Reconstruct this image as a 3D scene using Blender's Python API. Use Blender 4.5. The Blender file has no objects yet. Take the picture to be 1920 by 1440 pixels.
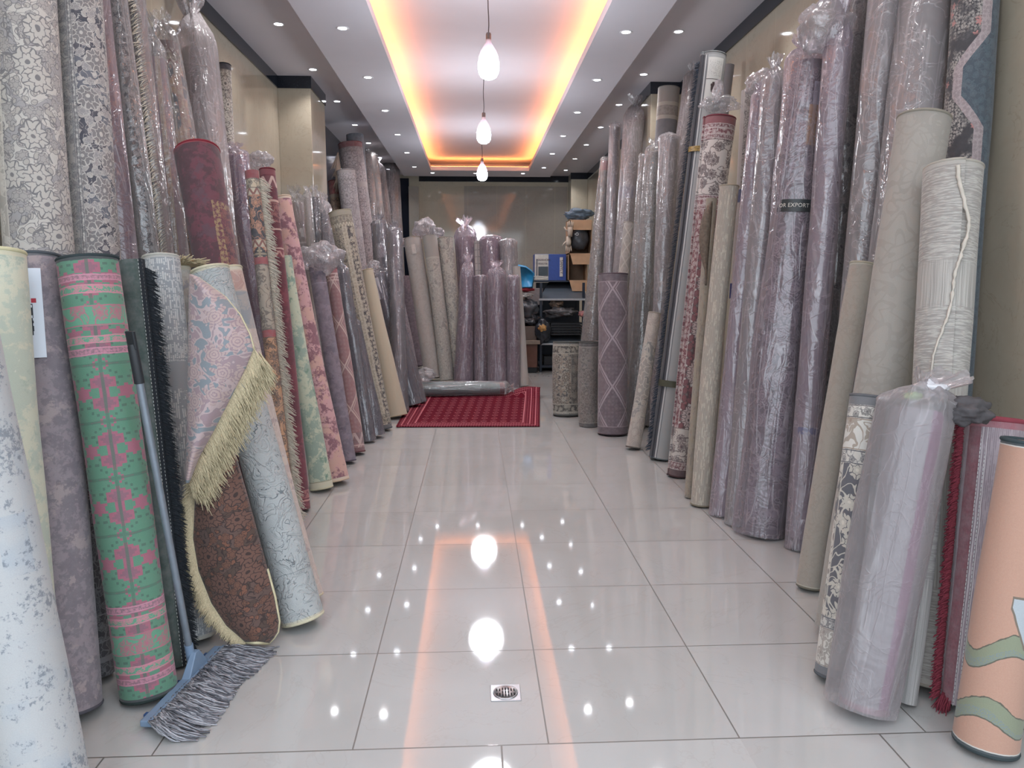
import bpy, bmesh, math, random
from mathutils import Vector, Matrix, noise as mn
random.seed(7)
scene = bpy.context.scene
COL = scene.collection
PI = math.pi

# ------------------------------------------------------------------ helpers
def lin(c):
    def f(v):
        v /= 255.0
        return v / 12.92 if v <= 0.04045 else ((v + 0.055) / 1.055) ** 2.4
    return (f(c[0]), f(c[1]), f(c[2]), 1.0)

def hx(s):
    return (int(s[0:2], 16), int(s[2:4], 16), int(s[4:6], 16))

class S:
    """a socket with arithmetic"""
    def __init__(s, g, k): s.g = g; s.k = k
    def __add__(a, b): return a.g.m('ADD', a, b)
    def __radd__(a, b): return a.g.m('ADD', b, a)
    def __sub__(a, b): return a.g.m('SUBTRACT', a, b)
    def __rsub__(a, b): return a.g.m('SUBTRACT', b, a)
    def __mul__(a, b): return a.g.m('MULTIPLY', a, b)
    def __rmul__(a, b): return a.g.m('MULTIPLY', b, a)
    def __truediv__(a, b): return a.g.m('DIVIDE', a, b)
    def __lt__(a, b): return a.g.m('LESS_THAN', a, b)
    def __gt__(a, b): return a.g.m('GREATER_THAN', a, b)

class G:
    def __init__(s, name):
        s.mat = bpy.data.materials.new(name); s.mat.use_nodes = True
        s.nt = s.mat.node_tree; s.nt.nodes.clear()
        s.out = s.nt.nodes.new('ShaderNodeOutputMaterial')
    def n(s, t, **kw):
        x = s.nt.nodes.new(t)
        for k, v in kw.items(): setattr(x, k, v)
        return x
    def put(s, sock, v):
        if isinstance(v, S): s.nt.links.new(v.k, sock)
        elif v is not None:
            if isinstance(v, (tuple, list)) and len(v) == 3 and sock.type == 'RGBA': v = lin(v)
            sock.default_value = v
    def m(s, op, a, b=None, c=None):
        x = s.n('ShaderNodeMath', operation=op)
        s.put(x.inputs[0], a); s.put(x.inputs[1], b)
        if c is not None: s.put(x.inputs[2], c)
        return S(s, x.outputs[0])
    def abs(s, a): return s.m('ABSOLUTE', a)
    def fract(s, a): return s.m('FRACT', a)
    def band(s, v, a, b): return (v > a) * (v < b)
    def sm(s, v, a, b):
        x = s.n('ShaderNodeMapRange', interpolation_type='SMOOTHSTEP')
        s.put(x.inputs[0], v); x.inputs[1].default_value = a; x.inputs[2].default_value = b
        return S(s, x.outputs[0])
    def mix(s, f, a, b):
        x = s.n('ShaderNodeMix', data_type='RGBA')
        s.put(x.inputs[0], f); s.put(x.inputs[6], a); s.put(x.inputs[7], b)
        return S(s, x.outputs[2])
    def vec(s, x_, y_, z_=0.0):
        x = s.n('ShaderNodeCombineXYZ')
        s.put(x.inputs[0], x_); s.put(x.inputs[1], y_); s.put(x.inputs[2], z_)
        return S(s, x.outputs[0])
    def sep(s, v):
        x = s.n('ShaderNodeSeparateXYZ'); s.put(x.inputs[0], v)
        return [S(s, o) for o in x.outputs]
    def uv(s):
        x = s.n('ShaderNodeUVMap', uv_map='UVMap')
        return S(s, x.outputs[0])
    def obj(s):
        x = s.n('ShaderNodeTexCoord'); return S(s, x.outputs['Object'])
    def scale(s, v, a, b, c=1.0, off=(0, 0, 0)):
        x = s.n('ShaderNodeMapping'); s.put(x.inputs[0], v)
        x.inputs['Scale'].default_value = (a, b, c); x.inputs['Location'].default_value = off
        return S(s, x.outputs[0])
    def noise(s, v, sc, det=2.0, rough=0.5, dist=0.0, dim='3D'):
        x = s.n('ShaderNodeTexNoise', noise_dimensions=dim)
        s.put(x.inputs['Vector'], v); x.inputs['Scale'].default_value = sc
        x.inputs['Detail'].default_value = det; x.inputs['Roughness'].default_value = rough
        x.inputs['Distortion'].default_value = dist
        return S(s, x.outputs[0])
    def vor(s, v, sc, feature='F1', rnd=1.0):
        x = s.n('ShaderNodeTexVoronoi', voronoi_dimensions='2D', feature=feature)
        s.put(x.inputs['Vector'], v); x.inputs['Scale'].default_value = sc
        x.inputs['Randomness'].default_value = rnd
        return x
    def flower(s, v, sc, n=6, size=0.4, rnd=0.8):
        """petalled flowers scattered in cells: returns (petals, heart, ring)"""
        x = s.vor(v, sc, 'F1', rnd)
        d = s.n('ShaderNodeVectorMath', operation='SUBTRACT')
        s.put(d.inputs[0], v); s.nt.links.new(x.outputs['Position'], d.inputs[1])
        a, b, c = s.sep(S(s, d.outputs[0]))
        r = S(s, x.outputs['Distance'])
        ang = s.m('ARCTAN2', b, a)
        pet = s.m('COSINE', ang * float(n)) * (0.25 * size) + size * 0.72
        return r < pet, r < size * 0.22, s.band(r / pet, 0.78, 1.0)
    def warp(s, v, amp, sc):
        a = s.noise(v, sc, 2.0); b = s.noise(s.scale(v, 1, 1, 1, (3.7, 9.1, 0)), sc, 2.0)
        x, y, z = s.sep(v)
        return s.vec(x + (a - 0.5) * amp, y + (b - 0.5) * amp)
    def rosette(s, v, sc, size=0.42, rnd=0.7, n=4):
        """scalloped multi ring rosette: (fill, line work, heart)"""
        x = s.vor(v, sc, 'F1', rnd)
        d = s.n('ShaderNodeVectorMath', operation='SUBTRACT')
        s.put(d.inputs[0], v); s.nt.links.new(x.outputs['Position'], d.inputs[1])
        a, b, c = s.sep(S(s, d.outputs[0]))
        r = S(s, x.outputs['Distance']); ang = s.m('ARCTAN2', b, a)
        wv = s.abs(s.m('SINE', ang * float(n)))
        outer = wv * (0.2 * size) + size * 0.8
        fill = r < outer
        l1 = s.abs(r - outer) < size * 0.04
        l2 = s.abs(r - (wv * (0.14 * size) + size * 0.40)) < size * 0.035
        rad = (s.abs(s.fract(ang * (n * 2 / 6.28318) + 10.0) - 0.5) < 0.07) * fill * (r > size * 0.5)
        heart = r < size * 0.17
        return fill, s.m('MAXIMUM', s.m('MAXIMUM', l1, l2), rad), heart
    def curls(s, v, sc, w=0.06, dist=1.6, off=0.0, k=3.0):
        nz = s.noise(v, sc, 1.0, 0.5, dist)
        f = s.fract(nz * k + off)
        return s.abs(f - 0.5) < w, nz
    def bump(s, h, strength=0.4, dist=0.004):
        x = s.n('ShaderNodeBump'); x.inputs['Strength'].default_value = strength
        x.inputs['Distance'].default_value = dist; s.put(x.inputs['Height'], h)
        return S(s, x.outputs[0])
    def surf(s, col, rough=0.85, normal=None, metal=0.0, spec=0.3, sheen=0.0, em=None, ems=0.0, coat=0.0):
        p = s.n('ShaderNodeBsdfPrincipled')
        s.put(p.inputs['Base Color'], col); s.put(p.inputs['Roughness'], rough)
        p.inputs['Metallic'].default_value = metal
        p.inputs['Specular IOR Level'].default_value = spec
        p.inputs['Sheen Weight'].default_value = sheen
        p.inputs['Coat Weight'].default_value = coat
        if normal is not None: s.put(p.inputs['Normal'], normal)
        if em is not None:
            p.inputs['Emission Color'].default_value = lin(em) if len(em) == 3 else em
            p.inputs['Emission Strength'].default_value = ems
        s.nt.links.new(p.outputs[0], s.out.inputs[0])
        return s.mat

_simple = {}
def simple(name, c, rough=0.6, metal=0.0, spec=0.4, var=0.06, sc=30.0, em=None, ems=0.0):
    k = (name, c)
    if k in _simple: return _simple[k]
    g = G(name)
    if em: m_ = g.surf(c, rough, None, metal, spec, em=em, ems=ems)
    else:
        o = g.obj(); nz = g.noise(o, sc, 3.0)
        dark = tuple(int(v * (1 - var * 2)) for v in c); light = tuple(min(255, int(v * (1 + var))) for v in c)
        m_ = g.surf(g.mix(nz, dark, light), rough, g.bump(nz, 0.15, 0.002), metal, spec)
    _simple[k] = m_
    return m_

def link(ob, parent=None):
    COL.objects.link(ob)
    if parent is not None: ob.parent = parent
    return ob

def mesh_obj(name, verts, faces, mat, parent=None, uvs=None, smooth=True, sharp=None, mats=None, midx=None):
    me = bpy.data.meshes.new(name)
    me.from_pydata([tuple(v) for v in verts], [], faces)
    for m_ in (mats or [mat]): me.materials.append(m_)
    if midx: me.polygons.foreach_set('material_index', midx)
    if uvs is not None:
        l = me.uv_layers.new(name='UVMap')
        for p in me.polygons:
            for li in p.loop_indices:
                l.data[li].uv = uvs[me.loops[li].vertex_index]
    if smooth:
        me.polygons.foreach_set('use_smooth', [True] * len(me.polygons))
        if sharp: me.set_sharp_from_angle(angle=math.radians(sharp))
    me.update()
    return link(bpy.data.objects.new(name, me), parent)

class MB:
    def __init__(s): s.v = []; s.f = []
    def add(s, vs, fs):
        o = len(s.v); s.v += [Vector(v) for v in vs]; s.f += [tuple(i + o for i in f) for f in fs]; return s
    def box(s, x0, x1, y0, y1, z0, z1, M=None):
        vs = [Vector((x, y, z)) for z in (z0, z1) for y in (y0, y1) for x in (x0, x1)]
        if M: vs = [M @ v for v in vs]
        return s.add(vs, [(0, 2, 3, 1), (4, 5, 7, 6), (0, 1, 5, 4), (2, 6, 7, 3), (0, 4, 6, 2), (1, 3, 7, 5)])
    def tube(s, pts, rad, n=8, cap=True):
        pts = [Vector(p) for p in pts]; k = len(pts)
        rad = rad if isinstance(rad, (list, tuple)) else [rad] * k
        vs = []; up = None
        for i, p in enumerate(pts):
            t = (pts[min(i + 1, k - 1)] - pts[max(i - 1, 0)]).normalized()
            if up is None: up = t.orthogonal().normalized()
            up = (up - t * up.dot(t)).normalized(); w = t.cross(up)
            for j in range(n):
                a = 2 * PI * j / n
                vs.append(p + (up * math.cos(a) + w * math.sin(a)) * rad[i])
        fs = [(i * n + j, i * n + (j + 1) % n, (i + 1) * n + (j + 1) % n, (i + 1) * n + j) for i in range(k - 1) for j in range(n)]
        if cap: fs += [tuple(range(n - 1, -1, -1)), tuple((k - 1) * n + j for j in range(n))]
        return s.add(vs, fs)
    def lathe(s, prof, c=(0, 0, 0), n=24):
        vs = []; c = Vector(c)
        for r, z in prof:
            for j in range(n):
                a = 2 * PI * j / n; vs.append(c + Vector((r * math.cos(a), r * math.sin(a), z)))
        k = len(prof)
        fs = [(i * n + j, i * n + (j + 1) % n, (i + 1) * n + (j + 1) % n, (i + 1) * n + j) for i in range(k - 1) for j in range(n)]
        return s.add(vs, fs)
    def build(s, name, mat, parent=None, smooth=False, bevel=0.0, sharp=None, uvs=None, loc=None):
        vs = s.v
        if loc is not None: vs = [v - Vector(loc) for v in vs]
        o = mesh_obj(name, vs, s.f, mat, parent, uvs, smooth, sharp)
        if loc is not None: o.location = loc
        if bevel:
            b = o.modifiers.new('Bevel', 'BEVEL'); b.width = bevel; b.segments = 2; b.limit_method = 'ANGLE'
        return o

def tag(o, label=None, cat=None, group=None, kind=None):
    if label: o['label'] = label
    if cat: o['category'] = cat
    if group: o['group'] = group
    if kind: o['kind'] = kind
    return o
def empty(name, loc, rz=0.0):
    o = bpy.data.objects.new(name, None); o.location = loc; o.rotation_euler = (0, 0, rz)
    o.empty_display_size = 0.1
    return link(o)
def struct(o): o['kind'] = 'structure'; return o

# ------------------------------------------------------------------ room materials
def mat_floor():
    g = G('marble_floor_tiles'); o = g.obj(); x, y, z = g.sep(o)
    T = 0.6035
    fx = g.fract((x + 0.382) / T + 50.0); fy = g.fract((y - 2.158) / 0.6045 + 50.0)
    front = y < 2.158
    fx2 = g.fract((x - 0.075) / 1.2 + 50.0); fy2 = g.fract((y - 2.158) / 0.9 + 50.0)
    ex = g.m('MINIMUM', fx, 1.0 - fx); ey = g.m('MINIMUM', fy, 1.0 - fy)
    e1 = g.m('MINIMUM', ex, ey) < 0.0042
    e2 = g.m('MINIMUM', g.m('MINIMUM', fx2, 1.0 - fx2), g.m('MINIMUM', fy2, 1.0 - fy2) * 0.7) < 0.0024
    joint = g.m('ADD', e1 * (1.0 - front), e2 * front)
    ix = g.m('FLOOR', (x + 0.382) / T + 50.0); iy = g.m('FLOOR', (y - 2.158) / 0.6045 + 50.0)
    wn = g.n('ShaderNodeTexWhiteNoise', noise_dimensions='2D'); g.put(wn.inputs[0], g.vec(ix, iy))
    tone = S(g, wn.outputs[0])
    ov = g.vec(x + ix * 7.3, y + iy * 3.1, tone * 9.0)
    cloud = g.noise(ov, 2.2, 5.0, 0.55, 0.6)
    vein = g.noise(ov, 1.7, 6.0, 0.6, 1.2)
    v = g.abs(vein - 0.5) < 0.006
    col = g.mix(cloud, hx('a4a2a0'), hx('b5b4b3'))
    col = g.mix(tone * 0.35, col, hx('a09e9b'))
    col = g.mix(v * 0.10, col, hx('8f857a'))
    col = g.mix(joint * 0.95, col, hx('5a5652'))
    r = g.m('ADD', g.noise(o, 5.0, 3.0) * 0.03 + 0.03, joint * 0.4)
    return g.surf(col, r, g.bump(1.0 - joint, 0.3, 0.001), spec=1.0)
def mat_wall(name='glossy_marble_cladding', a='a09787', b='b5ac9b', axis='y'):
    g = G(name); o = g.obj(); x, y, z = g.sep(o)
    u = y if axis == 'y' else x
    f = g.fract(u / 0.62 + 20.2); j = g.m('MINIMUM', f, 1.0 - f) < 0.004
    i = g.m('FLOOR', u / 0.62 + 20.2)
    ov = g.vec(x + i * 3.7, y + i * 1.3, z)
    c1 = g.noise(ov, 3.0, 7.0, 0.62, 0.8); c2 = g.noise(ov, 26.0, 4.0, 0.6)
    v = g.abs(g.noise(ov, 2.0, 6.0, 0.6, 1.5) - 0.5) < 0.004
    col = g.mix(c1 * 0.7 + c2 * 0.3, hx(a), hx(b)); col = g.mix(v * 0.3, col, hx('8a8070'))
    col = g.mix(j * 0.6, col, hx('c9bfa6'))
    return g.surf(col, 0.07, None, spec=0.5)
def mat_granite():
    g = G('black_granite'); o = g.obj(); c = g.noise(o, 90.0, 3.0, 0.7)
    return g.surf(g.mix(g.sm(c, 0.55, 0.8), hx('20242c'), hx('46505c')), 0.12, spec=0.5)
M_FLOOR = mat_floor(); M_WALL = mat_wall(); M_WALLX = mat_wall('glossy_marble_back', 'b3ad9d', 'c6c0ae', 'x')
M_GREY = mat_wall('grey_marble_and_reflection', '99968f', 'aaa79f', 'x'); M_GRAN = mat_granite()
M_CEIL = simple('ceiling_paint', hx('d0ced6'), 0.9, spec=0.1, var=0.01, sc=3.0)
M_CEILD = simple('side_ceiling_paint', hx('c9c7ce'), 0.9, spec=0.1, var=0.01, sc=3.0)
M_DARK = simple('dark_recess_shade', hx('1c2230'), 0.1, spec=0.5)

# ------------------------------------------------------------------ the room
XL, XR, Y0, Y1, ZC, ZB = -2.15, 2.36, 0.9, 16.4, 3.67, 3.5
struct(MB().box(-4.0, 4.2, -5.0, Y1 + 0.2, -0.12, 0.0).build('floor', M_FLOOR))
struct(MB().box(XL - 0.2, XL, Y0, Y1, 0, 3.9).build('wall_left', M_WALL))
struct(MB().box(XR, XR + 0.2, Y0, Y1, 0, 3.9).build('wall_right', M_WALL))
struct(MB().box(XL - 0.2, XR + 0.2, Y1, Y1 + 0.2, 0, 3.9).build('wall_back', M_WALLX))
struct(MB().box(XL, -1.79, 8.75, 9.55, 0, ZC).build('wall_left_pilaster', M_WALL, bevel=0.004))
struct(MB().box(2.02, XR, 8.8, 9.6, 0, ZC).build('wall_right_pilaster', M_WALL, bevel=0.004))
struct(MB().box(2.02, XR, 15.9, Y1, 0, ZC).build('wall_back_pilaster', M_WALLX, bevel=0.004))
# black granite band under the ceiling
mb = MB(); h0 = ZC - 0.13; t = 0.014
mb.box(XL, XL + t, Y0, 8.75, h0, ZC); mb.box(XL, XL + t, 9.55, Y1, h0, ZC)
mb.box(XL, -1.79 + t, 8.75 - t, 8.75, h0, ZC); mb.box(-1.79, -1.79 + t, 8.75, 9.55, h0, ZC); mb.box(XL, -1.79 + t, 9.55, 9.55 + t, h0, ZC)
struct(mb.build('trim_1', M_GRAN))
mb = MB()
mb.box(XR - t, XR, Y0, 8.8, h0, ZC); mb.box(XR - t, XR, 9.6, 15.9, h0, ZC)
mb.box(2.02 - t, XR, 8.8 - t, 8.8, h0, ZC); mb.box(2.02 - t, 2.02, 8.8, 9.6, h0, ZC); mb.box(2.02 - t, XR, 9.6, 9.6 + t, h0, ZC)
struct(mb.build('trim_2', M_GRAN))
mb = MB(); mb.box(-1.15, 2.02, Y1 - t, Y1, h0, ZC); mb.box(2.02 - t, XR, 15.9 - t, 15.9, h0, ZC)
struct(mb.build('trim_3', M_GRAN))
# painted recess shade behind the far left stack, dark doorway and a grey panel and a painted reflection on the back wall
struct(MB().box(XL, XL + 0.02, 9.55 + t, Y1, 0, h0).build('wall_left_recess_shade', M_DARK))  # dark sheet puts the shade of a recess into the wall colour
d = struct(MB().box(-1.62, -1.36, Y1 - 0.03, Y1, 0, 3.6).build('door_1', M_DARK))
struct(MB().box(-1.36, -1.15, Y1 - 0.16, Y1, 0, 3.42).build('wall_back_grey_panel', M_GREY, bevel=0.003))
struct(MB().box(-0.2, 2.0, Y1 - 0.015, Y1, 0, 3.45).build('wall_back_painted_reflection', M_GREY))  # greyer sheet paints a reflection in the glossy back wall
# ceiling: outer ceiling, dropped band with a cove opening, raised tray above
cx0, cx1, cy0, cy1 = -0.79, 1.04, 1.8, 14.5
struct(MB().box(XL - 0.2, -1.35, Y0, Y1 + 0.2, ZC, ZC + 0.2).box(1.5, XR + 0.2, Y0, Y1 + 0.2, ZC, ZC + 0.2)
       .box(-1.35, 1.5, 15.3, Y1 + 0.2, ZC, ZC + 0.2).build('ceiling', M_CEILD))
lip = 0.075
mb = MB()
mb.box(-1.37, cx0, Y0, 15.3, ZB, ZB + lip); mb.box(cx1, 1.52, Y0, 15.3, ZB, ZB + lip)
mb.box(cx0, cx1, Y0, cy0, ZB, ZB + lip); mb.box(cx0, cx1, cy1, 15.3, ZB, ZB + lip)
mb.box(-1.37, -1.35, Y0, 15.3, ZB + lip, 3.9); mb.box(1.5, 1.52, Y0, 15.3, ZB + lip, 3.9); mb.box(-1.37, 1.52, 15.28, 15.3, ZB + lip, 3.9)
mb.box(-1.37, 1.52, Y0, Y0 + 0.02, ZB + lip, 3.9)
struct(mb.build('ceiling_dropped_band', M_CEIL))
struct(MB().box(-1.37, 1.52, Y0, 15.3, 3.73, 3.86).build('ceiling_tray', M_CEIL))
struct(MB().box(XL - 0.2, XR + 0.2, Y0, Y1 + 0.2, 3.9, 4.0).build('ceiling_slab', M_CEILD))
struct(MB().box(XL - 0.2, XR + 0.2, Y0 - 0.15, Y0, 3.5, 4.0).build('wall_front', M_WALLX))
# LED strips lying on the dropped band, hidden from below
M_LED = simple('warm_led', (255, 160, 90), em=(255, 146, 70), ems=48.0)
led = empty('led_strip', ((cx0 + cx1) / 2, (cy0 + cy1) / 2, ZB + lip))
tag(led, 'warm orange light strip hidden along the edge of the ceiling cove', 'light')
lo = Vector(led.location)
for (a, b, c, d_) in ((cx0 - 0.045, cx0 - 0.02, cy0, cy1), (cx1 + 0.02, cx1 + 0.045, cy0, cy1), (cx0, cx1, cy1 + 0.075, cy1 + 0.10), (cx0, cx1, cy0 - 0.045, cy0 - 0.02)):
    m_ = MB().box(a - lo.x, b - lo.x, c - lo.y, d_ - lo.y, 0.0, 0.012)
    m_.build('light_strip', M_LED, led)

# downlights
M_RIM = simple('downlight_rim', (225, 225, 230), 0.4)
M_LENS = simple('downlight_lens', (255, 255, 255), em=(240, 245, 255), ems=22.0)
ring = MB().lathe([(0.036, 0.0), (0.047, -0.006), (0.052, -0.004), (0.053, 0.0)], n=24)
lensm = MB().lathe([(0.0001, -0.002), (0.02, -0.002), (0.0365, -0.0015)], n=24)
rim_o = None
spots = [(-1.07, 2.1 + 1.5 * k, ZB, 'left row of the dropped band') for k in range(9)]
spots += [(1.285, 2.08 + 1.5 * k, ZB, 'right row of the dropped band') for k in range(9)]
spots += [(-1.70, 2.8 + 1.42 * k, ZC, 'row above the left rugs') for k in range(10)]
spots += [(1.86, 2.85 + 1.41 * k, ZC, 'row above the right rugs') for k in range(10)]
spots += [(-0.78, 14.84, ZB, 'end strip before the back wall'), (0.04, 14.86, ZB, 'end strip before the back wall'), (0.95, 14.83, ZB, 'end strip before the back wall')]
ordn = ['nearest', 'second nearest', 'third nearest', 'fourth nearest', 'fifth nearest', 'sixth nearest', 'seventh nearest', 'eighth nearest', 'ninth nearest', 'farthest']
cnt = {}
vis = {}
for (x, y, z, row) in spots:
    if 'end strip' not in row and y < 6.2: visible = False
    else: visible = True
    if not visible: 
        pass
    r_ = empty('downlight', (x, y, z))
    if rim_o is None:
        rim_o = ring.build('rim', M_RIM, r_, smooth=True); len_o = lensm.build('lens', M_LENS, r_)
    else:
        for q in (rim_o, len_o):
            c = q.copy(); COL.objects.link(c); c.parent = r_
    key = row + ('' if visible else ' near')
    k = cnt.get(key, 0); cnt[key] = k + 1
    if 'end strip' in row: lab = 'round downlight, %s of three before the back wall' % ['left', 'middle', 'right'][k]
    elif visible: lab = 'small round downlight, %s shown of the %s' % (ordn[k], row)
    else: lab = 'downlight overhead by the shop front, %s, %s' % (ordn[k], row)
    tag(r_, lab, 'ceiling light', 'recessed downlights in the ceiling')
    L = bpy.data.lights.new('downlight_lamp', 'SPOT'); L.energy = 25.0; L.spot_size = math.radians(125); L.spot_blend = 0.8
    L.shadow_soft_size = 0.04; L.color = (1.0, 0.97, 0.97)
    lo_ = link(bpy.data.objects.new('downlight_lamp', L), r_); lo_.location = (0, 0, -0.02)

# pendant bulbs
M_BULBG = simple('bulb_glow', (255, 255, 255), em=(225, 236, 255), ems=26.0)
def _bw():
    g = G('bulb_housing'); d = g.n('ShaderNodeBsdfDiffuse'); d.inputs[0].default_value = lin((205, 188, 192)); t_ = g.n('ShaderNodeBsdfTransparent'); t_.inputs[0].default_value = (1, .96, .96, 1)
    m_ = g.n('ShaderNodeMixShader'); m_.inputs[0].default_value = .15; g.nt.links.new(d.outputs[0], m_.inputs[1]); g.nt.links.new(t_.outputs[0], m_.inputs[2]); g.nt.links.new(m_.outputs[0], g.out.inputs[0]); return g.mat
M_BULBW = _bw()
M_SOCK = simple('bulb_socket', (120, 120, 122), 0.35, metal=0.6); M_WIRE = simple('wire_black', (45, 42, 44), 0.6)
for k, (x, y, z) in enumerate(((0.119, 5.9, 3.08), (0.117, 8.6, 3.09), (0.131, 11.6, 3.083))):
    r_ = empty('pendant_bulb', (x, y, z - 0.15))
    tag(r_, 'large glowing light bulb hanging on a wire, %s of the three' % ['nearest', 'middle', 'farthest'][k], 'light bulb', 'bulbs hanging below the ceiling cove')
    MB().lathe([(0.0001, 0.0), (0.03, 0.003), (0.058, 0.018), (0.074, 0.045), (0.08, 0.085), (0.079, 0.125)], n=28).build('diffuser', M_BULBG, r_, smooth=True)
    MB().lathe([(0.079, 0.125), (0.074, 0.165), (0.058, 0.205), (0.036, 0.24), (0.021, 0.262), (0.02, 0.285)], n=28).build('housing', M_BULBW, r_, smooth=True)
    MB().lathe([(0.0001, 0.335), (0.016, 0.333), (0.02, 0.325), (0.02, 0.28), (0.0001, 0.28)], n=18).build('socket', M_SOCK, r_, smooth=True, sharp=40)
    pts = [(0.003 * math.sin(i * 1.3), 0.003 * math.cos(i * 1.7), 0.33 + (3.73 - z + 0.15 - 0.33) * i / 8) for i in range(9)]
    MB().tube(pts, 0.0035, 6).build('cord', M_WIRE, r_, smooth=True)
    L = bpy.data.lights.new('bulb_lamp', 'POINT'); L.energy = 46.0; L.shadow_soft_size = 0.2; L.color = (0.93, 0.95, 1.0)
    lo_ = link(bpy.data.objects.new('bulb_lamp', L), r_); lo_.location = (0, 0, -0.1)
# warm cove fill comes only from the emissive strips

# floor drain
dr = empty('floor_drain', (0.1, 2.455, 0.0)); tag(dr, 'small square steel floor drain set in the marble tile', 'drain')
M_STEEL = simple('brushed_steel', (165, 165, 168), 0.28, metal=0.9); M_HOLE = simple('drain_slot', (20, 20, 22), 0.8)
MB().box(-0.052, 0.052, -0.052, 0.052, 0.0, 0.003).build('plate', M_STEEL, dr, bevel=0.001)
MB().lathe([(0.044, 0.003), (0.043, 0.006), (0.040, 0.0055), (0.038, 0.004), (0.0001, 0.0045)], n=32).build('grate', M_STEEL, dr, smooth=True)
mb = MB()
for i in range(7):
    xx = -0.03 + i * 0.01
    for yy in ((-0.014, 0.014) if abs(i - 3) > 1 else (-0.02, 0.0, 0.02)):
        mb.box(xx - 0.0022, xx + 0.0022, yy - 0.007, yy + 0.007, 0.004, 0.0058)
mb.build('slots', M_HOLE, dr)

# ------------------------------------------------------------------ rug patterns
def lite(g, u, v, s, seed):
    """vines and small flowers: mask of the foreground"""
    vec = g.warp(g.vec(u + seed * 1.7, v + seed * 0.9), 0.35 / s, s)
    cm, nz = g.curls(vec, s * 1.2, 0.09, 1.2, 0.0, 3.0)
    fill, ln, heart = g.rosette(vec, s * 1.1, 0.42, 0.6, 3)
    return g.m('MINIMUM', g.m('MAXIMUM', g.m('MAXIMUM', cm * 0.8, fill * 0.75 - ln * 0.75), heart), 1.0)

def blocks(g, u, v, a, b, px, seed, th=0.55):
    """stepped kilim ornament, mirrored inside each cell"""
    uu = g.abs(g.fract(u / a + 10.0) - 0.5) * a; vv = g.abs(g.fract(v / b + 10.0) - 0.5) * b
    qu = g.m('FLOOR', uu / px) * px; qv = g.m('FLOOR', vv / px) * px
    return g.noise(g.vec(qu, qv, seed * 3.3), 0.15 / px, 1.0, 0.5), g.m('MAXIMUM', g.abs(uu - a * 0.5) < px * 0.6, g.abs(vv - b * 0.5) < px * 0.6)

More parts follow.
